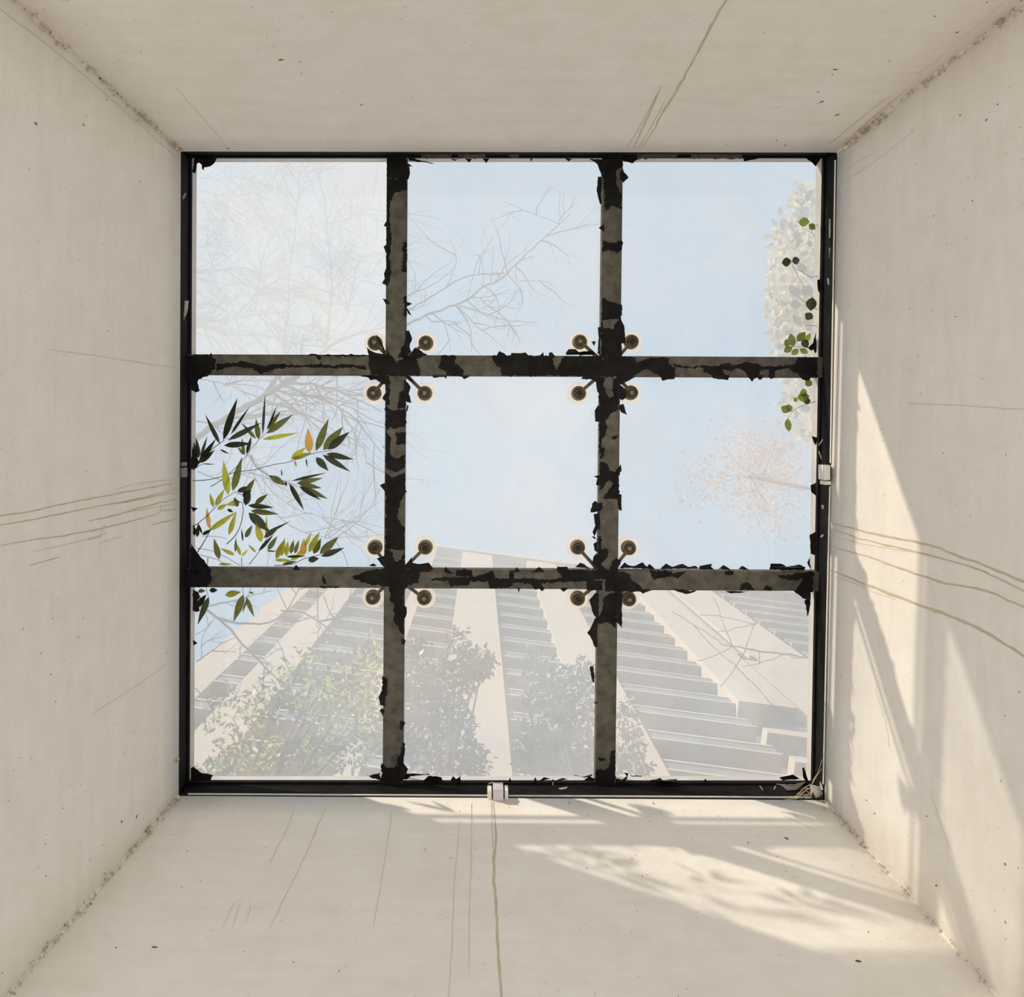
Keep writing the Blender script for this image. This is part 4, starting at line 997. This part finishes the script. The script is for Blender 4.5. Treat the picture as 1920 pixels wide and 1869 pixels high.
def limb(tree, paths, H, r0k, twigs=3, tw_len=.9, tw_depth=2, wide=1.0, name='branch'):
    """paths: list of (crop, points, width px at the base, width px at the end). H: height above the eye."""
    tmb = MB()
    for cr, pts, w0, w1 in paths:
        q = smooth_path([px(cr, p) for p in pts], 10, .8)
        n = len(q); h = H - D + rnd.uniform(-.5, .5)
        P3 = [P(x, y, h + .5 * math.sin(i * .15)) for i, (x, y) in enumerate(q)]
        rad = [max(.004, (w0 + (w1 - w0) * i / max(1, n-1)) * .5 * H / F) for i in range(n)]
        mb = MB(); mb.tube(P3, rad, 7); mb.build(name, M['twig'], tree, True)
        for k in range(int(twigs * n / 10)):
            i = rnd.randint(1, n - 2) if n > 3 else 0
            d = (P3[min(i+1, n-1)] - P3[i]).normalized()
            d = Matrix.Rotation(rnd.choice((-1, 1)) * rnd.uniform(.4, 1.2), 3, 'Z') @ d
            d.z += rnd.uniform(-.2, .4); d.normalize()
            grow(tmb, P3[i], d, tw_len * rnd.uniform(.5, 1.2), max(.008, min(.020, rad[i] * .6)), tw_depth)
    tag(tmb.build('twigs', M['twig'], tree, True), kind='stuff')

bt = empty('bare_tree'); tag(bt, 'large leafless tree whose forked limbs fill the upper left pane', 'tree')
H1 = 12.5
mb = MB(); mb.tube([Vector((-7.2, 1.2, -.2)), Vector((-7.1, 1.1, 5)), Vector((-6.8, .9, 10)), P(300, 640, H1 - D), P(330, 605, H1 - D)], [.28, .24, .18, .10, .06], 10); mb.build('trunk', M['bark'], bt, True)
limb(bt, [
    ('A', [(-60,1400),(190,1380),(320,1368),(480,1350),(700,1310),(870,1298)], 7, 3), ('A', [(-60,1420),(240,1410),(460,1465),(720,1480),(900,1530),(1150,1570),(1260,1590)], 5, 2),
    ('A', [(-60,1280),(190,1250),(280,1235),(380,1270),(490,1335)], 5, 3), ('A', [(480,1340),(600,1210),(700,1120),(850,1040),(980,1010)], 5, 1.5), ('A', [(-40,1020),(300,1000),(500,965),(650,1000),(730,1020)], 6, 3),
    ('A', [(850,1600),(850,1480),(880,1300),(890,1000),(930,700),(950,450),(980,200)], 4.5, 1.5), ('A', [(1160,1590),(1200,1250),(1200,980),(1170,640),(1150,450),(1090,250)], 6.5, 2), ('A', [(640,1300),(680,950),(720,780),(760,700)], 3, 1.2),
    ('A', [(1320,1320),(1380,1050),(1440,850),(1560,700)], 3, 1.2), ('A', [(1170,640),(1050,580),(960,650)], 2.5, 1), ('A', [(1180,640),(1300,610),(1440,520),(1540,480)], 2.5, 1), ('A', [(1200,950),(1340,790),(1500,680)], 2.5, 1),
    ('A', [(280,1250),(420,1080),(560,1010)], 2.5, 1.2), ('A', [(300,960),(370,770),(400,560)], 2.5, 1), ('A', [(450,980),(430,800),(400,720)], 2, 1), ('A', [(190,380),(420,430),(640,400),(820,360)], 2, 1), ('A', [(190,290),(400,300),(560,270),(700,350)], 1.6, 1), ('A', [(190,470),(460,470),(660,450)], 1.6, 1),
    ('A', [(200,820),(320,760),(400,690)], 2, 1), ('A', [(1200,1240),(1340,1230),(1400,1100),(1540,990)], 2.5, 1)], H1, 1, 9.0, .9, 2)
bt2 = empty('bare_tree'); tag(bt2, 'leafless tree with one thick limb behind the bamboo, fine tips reaching the upper middle pane', 'tree')
H2 = 10.5
mb = MB(); mb.tube([Vector((-6.2, 3.4, -.2)), Vector((-6.1, 3.2, 4)), Vector((-5.6, 2.6, 8.5)), P(300, 880, H2 - D), P(345, 845, H2 - D)], [.22, .2, .15, .09, .07], 10); mb.build('trunk', M['bark'], bt2, True)
limb(bt2, [
    ('D', [(100,740),(200,640),(400,500),(600,390),(700,330),(780,280),(880,215),(960,170)], 13, 11), ('A', [(1130,1610),(1250,1530),(1450,1450),(1620,1410)], 7, 3), ('D', [(760,300),(860,370),(960,450),(1150,525)], 6, 2.5), ('D', [(880,235),(990,240),(1075,240),(1130,330),(1250,410)], 6, 3.5),
    ('D', [(1250,410),(1320,370),(1400,330),(1440,300)], 3, 1.2), ('D', [(1090,245),(1250,290),(1400,360),(1590,445)], 4.5, 2), ('D', [(1250,410),(1235,470),(1200,520)], 2.5, 1.2), ('D', [(1250,180),(1248,300),(1245,400)], 2.5, 2), ('D', [(1260,415),(1400,520),(1530,690),(1590,760)], 3.5, 1.2),
    ('D', [(1290,430),(1290,560),(1350,680),(1450,720),(1470,860)], 3, 1.2), ('D', [(830,290),(920,290),(1020,275)], 2.5, 1), ('D', [(200,520),(330,560),(480,700),(620,800),(700,960),(700,1100)], 3.5, 1.2), ('D', [(960,300),(1100,420),(1200,500)], 2, 1), ('D', [(200,900),(400,960),(620,900),(800,1080),(1000,1200),(1300,1260)], 3, 1.2),
    ('D', [(1130,260),(1200,215),(1240,180)], 3, 2), ('D', [(700,1120),(900,1300),(1150,1390),(1590,1370)], 2.5, 1), ('D', [(400,250),(640,190)], 2, 1),('D', [(200,200),(480,260),(560,330)], 2, 1)], H2, 1, 4.0, .8, 2)
limb(bt2, [
    ('B', [(120,1420),(310,1330),(430,1285),(540,1250),(650,1190),(750,1110),(870,1060),(1020,910),(1180,760),(1320,640),(1400,560)], 5.5, 1.2), ('B', [(150,1300),(300,1220),(480,1100),(560,1060),(660,1020),(800,1020),(900,1005)], 4, 2), ('B', [(150,1180),(320,1120),(440,1040),(540,950)], 3, 1),
    ('B', [(540,1255),(600,1330),(650,1430),(650,1600)], 2.6, 1.2), ('B', [(550,1260),(640,1350),(740,1440),(920,1580)], 2.6, 1), ('B', [(560,1250),(700,1290),(870,1350),(1020,1370),(1150,1378)], 2.8, 1), ('B', [(760,1110),(840,1190),(860,1270),(830,1400)], 2.4, 1), ('B', [(310,1330),(360,1375),(480,1365),(560,1385)], 2.6, 1.2),
    ('B', [(480,1100),(520,1000),(540,870),(500,760)], 2, 1), ('B', [(1310,640),(1320,540),(1315,380)], 1.5, .8), ('B', [(1310,640),(1180,590),(1040,530),(900,470)], 1.5, .8), ('B', [(1000,930),(1000,1060),(1200,1065),(1270,1110)], 1.5, .8), ('B', [(1020,910),(1120,880)], 1.5, .8), ('B', [(720,1190),(780,1260),(850,1260),(1010,1270)], 1.8, .8),
    ('B', [(740,1110),(740,960),(720,870),(660,870)], 1.6, .8), ('B', [(800,1080),(810,950),(820,800)], 1.4, .8), ('B', [(910,1000),(980,1080),(1050,1150)], 1.6, .8), ('B', [(450,1380),(480,1470),(500,1600)], 2, 1)], H2, 1, 2.0, .6, 1)
bt4 = empty('bare_tree'); tag(bt4, 'leafless branches crossing the tower at the bottom left, below the bamboo', 'tree')
mb = MB(); mb.tube([Vector((-5.6, 5.0, -.2)), Vector((-5.4, 4.6, 4)), Vector((-4.8, 3.6, 7.5)), P(310, 1090, 4.9), P(350, 1120, 4.9)], [.16, .14, .1, .05, .04], 8); mb.build('trunk', M['bark'], bt4, True)
limb(bt4, [
    ('G', [(100,230),(200,280),(330,380),(450,480),(520,570),(640,690),(830,880)], 7, 2), ('G', [(330,380),(500,430),(740,430),(830,370),(900,290),(960,180),(980,60)], 5, 2), ('G', [(190,320),(420,280),(600,230),(760,190)], 5, 1.5), ('G', [(830,340),(1000,360),(1150,450),(1300,560),(1560,640)], 4, 1.5),
    ('G', [(1100,160),(1105,320),(1100,470)], 3, 2), ('G', [(200,720),(380,590),(480,540)], 3, 1.5), ('G', [(520,600),(520,700),(470,760)], 2.5, 1), ('G', [(800,560),(850,680),(890,800)], 1.6, .8), ('G', [(1150,230),(1200,360),(1280,340)], 2.5, 1), ('G', [(190,520),(280,460),(330,390)], 2, 1), ('G', [(230,700),(230,560),(300,420)], 2, 1), ('G', [(180,920),(320,1030),(560,1080)], 2, 1)], 8.5, 1, 2.2, .45, 2)
bt5 = empty('bare_tree'); tag(bt5, 'thin leafless branches forking like spokes in the bottom right pane', 'tree')
mb = MB(); mb.tube([Vector((6.0, 4.6, -.2)), Vector((5.8, 4.2, 4)), Vector((5.0, 3.2, 7)), P(1560, 1240, 4.9), P(1516, 1232, 4.9)], [.12, .1, .07, .03, .015], 8); mb.build('trunk', M['bark'], bt5, True)
limb(bt5, [
    ('I', [(1620,695),(1560,685),(1400,662),(1210,640),(1015,603)], 3.4, 2.6), ('I', [(1015,603),(960,480),(930,390),(870,240)], 2.2, 1), ('I', [(1015,603),(960,600),(860,530),(680,420),(560,345)], 2.4, 1), ('I', [(1015,603),(930,650),(840,690),(750,715)], 2, 1), ('I', [(1210,640),(1115,628),(1080,690),(1040,750),(1000,820),(920,910)], 2.6, 1),
    ('I', [(1110,620),(1150,520),(1185,440)], 2, 1), ('I', [(1185,440),(1080,460),(960,490),(900,500)], 1.8, .8), ('I', [(1185,440),(1060,410),(900,375),(770,370)], 1.8, .8), ('I', [(1040,750),(900,640),(720,450)], 1.8, .8), ('I', [(1040,760),(1200,920),(1340,1070),(1480,1180)], 2, .8), ('I', [(1400,665),(1260,720),(1090,760)], 1.6, .8), ('I', [(1210,645),(1215,740)], 1.4, .8), ('I', [(1400,662),(1480,690),(1560,690)], 1.6, .8)], 8.5, 1, .15, .25, 1)

def leafy_tree(label, base, H, blobs, n, mats, leaf=(.05, .085), trunk_r=.07, sprays=(), limit_parts=0):
    """blobs: (px, py, rx, ry, weight)."""
    t = empty('leafy_tree'); tag(t, label, 'tree', 'leafy trees between the tower and the skylight')
    cx = sum(b[0] for b in blobs) / len(blobs); cy = sum(b[1] for b in blobs) / len(blobs)
    c = P(cx, cy, H - D)
    base = Vector(base)
    mb = MB(); k = [base, base + Vector((.05, -.05, 2.2)), base.lerp(c, .55) + Vector((0, .2, .4)), c - Vector((0, 0, .6)), c]
    mb.tube(k, [trunk_r, trunk_r*.9, trunk_r*.7, trunk_r*.4, trunk_r*.2], 8); mb.build('trunk', M['bark'], t, True)
    for b in blobs:
        e = P(b[0], b[1], H - D + rnd.uniform(-.3, .3))
        mb = MB(); s = k[2].lerp(k[4], rnd.uniform(.3, .9)); mb.tube([s, s.lerp(e, .5) + Vector((0,0,-.1)), e], [trunk_r*.35, trunk_r*.22, .006], 6); mb.build('branch', M['bark'], t, True)
    W = sum(b[4] for b in blobs)
    MBs = [MB() for _ in mats]
    for i in range(n):
        r = rnd.uniform(0, W); b = blobs[0]
        for bb in blobs:
            r -= bb[4]
            if r <= 0: b = bb; break
        # clustered near the blob's rim and on small sprays
        a = rnd.uniform(0, 6.283); q = rnd.random() ** .55
        x = b[0] + b[2] * q * math.cos(a); y = b[1] + b[3] * q * math.sin(a)
        if rnd.random() < .25: x += rnd.gauss(0, b[2] * .2); y += rnd.gauss(0, b[3] * .2)
        h = H - D + rnd.gauss(0, .55)
        p = P(x, y, h); L = rnd.uniform(*leaf)
        d = Vector((rnd.gauss(0, 1), rnd.gauss(0, 1), rnd.gauss(-.1, .55))).normalized()
        u = rnd.random(); acc = 0; mi = 0
        for j, (_, wgt) in enumerate(mats):
            acc += wgt
            if u <= acc: mi = j; break
        s = d.cross(Vector((rnd.gauss(0, .6), rnd.gauss(0, .6), 1))).normalized() * L * .21
        m1 = p + d * L * .45
        MBs[mi].add([p, m1 - s, p + d * L, m1 + s], [(0, 1, 2, 3)])
    for (mt, _), m_ in zip(mats, MBs):
        if m_.f: tag(m_.build('foliage', M[mt], t, False), kind='stuff')
    return t
leafy_tree('lime-green leafy tree low in the bottom left pane', (-2.6, 4.6, -.2), 8.0,
    [(610,1320,55,45,2),(660,1300,45,40,1),(480,1420,75,30,2),(560,1410,70,30,2),(420,1440,50,16,1),(640,1400,70,45,2),(690,1350,30,70,1.2),(520,1310,60,60,1.0),(440,1350,60,60,.9),(600,1250,70,45,.7),(690,1250,28,60,.9)], 3000,
    [('tree_lime', .45), ('tree_dark', .47), ('tree_pale', .08)])
leafy_tree('grey-green leafy tree in the bottom middle pane, left of the pale pier', (-.3, 4.4, -.2), 8.6,
    [(858,1220,26,40,.7),(868,1265,38,34,1),(905,1245,24,26,.5),(820,1290,65,50,2),(790,1340,60,60,2),(850,1360,42,50,1.3),(830,1420,80,40,2),(900,1240,30,26,.4),(780,1250,30,60,.8),(895,1430,24,30,.5)], 3000,
    [('tree_dark', .92), ('tree_pale', .08)])
leafy_tree('grey-green leafy tree in the bottom middle pane, beside the right steel bar', (1.2, 4.4, -.2), 8.8,
    [(1010,1250,32,30,.7),(1040,1290,55,40,1.5),(1080,1330,45,50,1.6),(1020,1350,45,60,1.6),(1070,1410,55,45,2),(1000,1420,35,40,1.2),(1095,1270,25,35,.5)], 2300,
    [('tree_dark', .94), ('tree_pale', .06)])
leafy_tree('small leafy tree top at the left corner of the bottom right pane', (2.2, 4.6, -.2), 8.4,
    [(1175,1350,18,40,1),(1185,1400,28,40,1.4),(1170,1430,30,26,1.2),(1200,1440,24,16,.6)], 520,
    [('tree_dark', .82), ('tree_pale', .18)])
# far tree with pinkish buds, right middle pane
pk = empty('budding_tree'); tag(pk, 'faint far tree with pinkish buds behind the right middle pane', 'tree')
HP = 27.0
ctr = P(1380, 890, HP - D)
mb = MB(); mb.tube([Vector((ctr.x + 2.2, ctr.y + .4, -.2)), Vector((ctr.x + 1.6, ctr.y + .3, 14)), ctr - Vector((0, 0, 3)), ctr], [.09, .07, .04, .015], 7); mb.build('trunk', M['twig'], pk, True)
tm, bm_ = MB(), MB()
for k in range(26):
    a = rnd.uniform(0, 6.28); d = Vector((math.cos(a), math.sin(a) * .9, rnd.uniform(-.1, .5))).normalized()
    ends = []
    grow(tm, ctr - Vector((0, 0, rnd.uniform(0, 3))), d, rnd.uniform(.6, 1.3), .010, 2, .5, 4, .45, out=ends)
    for q, dd in ends:
        for j in range(7):
            p = q + Vector((rnd.gauss(0, .25), rnd.gauss(0, .25), rnd.gauss(0, .25))); L = rnd.uniform(.07, .14)
            v = Vector((rnd.gauss(0,1), rnd.gauss(0,1), rnd.gauss(0,.5))).normalized(); s = v.cross(Vector((0,0,1))).normalized() * L * .3
            bm_.add([p, p + v*L*.5 - s, p + v*L, p + v*L*.5 + s], [(0,1,2,3)])
tag(tm.build('twigs', M['twig'], pk, True), kind='stuff'); tag(bm_.build('buds', M['bud'], pk), kind='stuff')

# ------------------------------------------------------------------ debris in the lower right corner
dg = empty('dry_grass_tuft'); tag(dg, 'tuft of dry brown grass stalks lodged in the lower right corner of the frame', 'dry grass')
def stalk(pts, w, h=.0, mat='dry'):
    q = smooth_path(pts, 5, .4); mb = MB()
    mb.tube([P(x, y, h + .012 * math.sin(i * .5)) for i, (x, y) in enumerate(q)], w * D / F * .5, 5); mb.build('stalk', M[mat], dg, True)
for pts, w in [([(1434,1503),(1470,1499),(1500,1496),(1522,1485)],1.6), ([(1428,1505),(1460,1502),(1490,1500),(1519,1500)],1.4), ([(1490,1497),(1505,1485),(1520,1476)],2.2), ([(1488,1495),(1500,1488),(1512,1492),(1522,1488)],2),
    ([(1495,1490),(1508,1478),(1518,1480)],2.4), ([(1502,1482),(1512,1474),(1520,1470)],1.6), ([(1485,1500),(1498,1497),(1510,1490),(1521,1491)],1.6), ([(1521,1472),(1528,1458),(1536,1443),(1541,1424)],1.5), ([(1523,1470),(1531,1455),(1541,1441)],1.2),
    ([(1499,1493),(1510,1483),(1523,1490)],2), ([(1475,1503),(1490,1502),(1500,1506)],1.4), ([(1519,1487),(1521,1495),(1526,1503)],3), ([(1523,1478),(1526,1490),(1534,1500)],3.2), ([(1504,1494),(1513,1497),(1520,1503)],1.5), ([(1510,1500),(1520,1496),(1528,1500)],2)]:
    stalk(pts, w, .01 + rnd.uniform(0, .012))
sc = empty('paint_scrap'); tag(sc, 'crumpled pale scrap standing in the lower right corner of the frame', 'scrap')
for nm, poly, tilt in [('fold', [(1518,1471),(1528,1472),(1538,1475),(1541,1484),(1544,1490),(1537,1494),(1530,1495),(1527,1488),(1524,1480)], .002), ('fold', [(1537,1464),(1541,1470),(1543,1480),(1540,1482),(1537,1473)], -.002), ('fold', [(1518,1471),(1524,1474),(1525,1484),(1521,1489),(1520,1480)], .004)]:
    sheet(nm, rag(poly, 4, .4), lambda x, y: .012 + tilt * (x - 1530) + .003 * math.sin(x * .7 + y * .5), .0015, [M['scrap'], M['scrap']], sc)
cc = MB(); q = P(333.5, 1424, -.012)
cc.tube([q + Vector((0, -.009, 0)), q + Vector((.001, -.005, 0)), q, q + Vector((-.001, .005, 0)), q + Vector((0, .009, 0))], [.001, .0055, .007, .0055, .001], 8)
co = cc.build('insect_cocoon', M['speck_faint'], None, True); tag(co, 'tiny brown insect cocoon stuck to the left rail near the lower corner', 'cocoon')
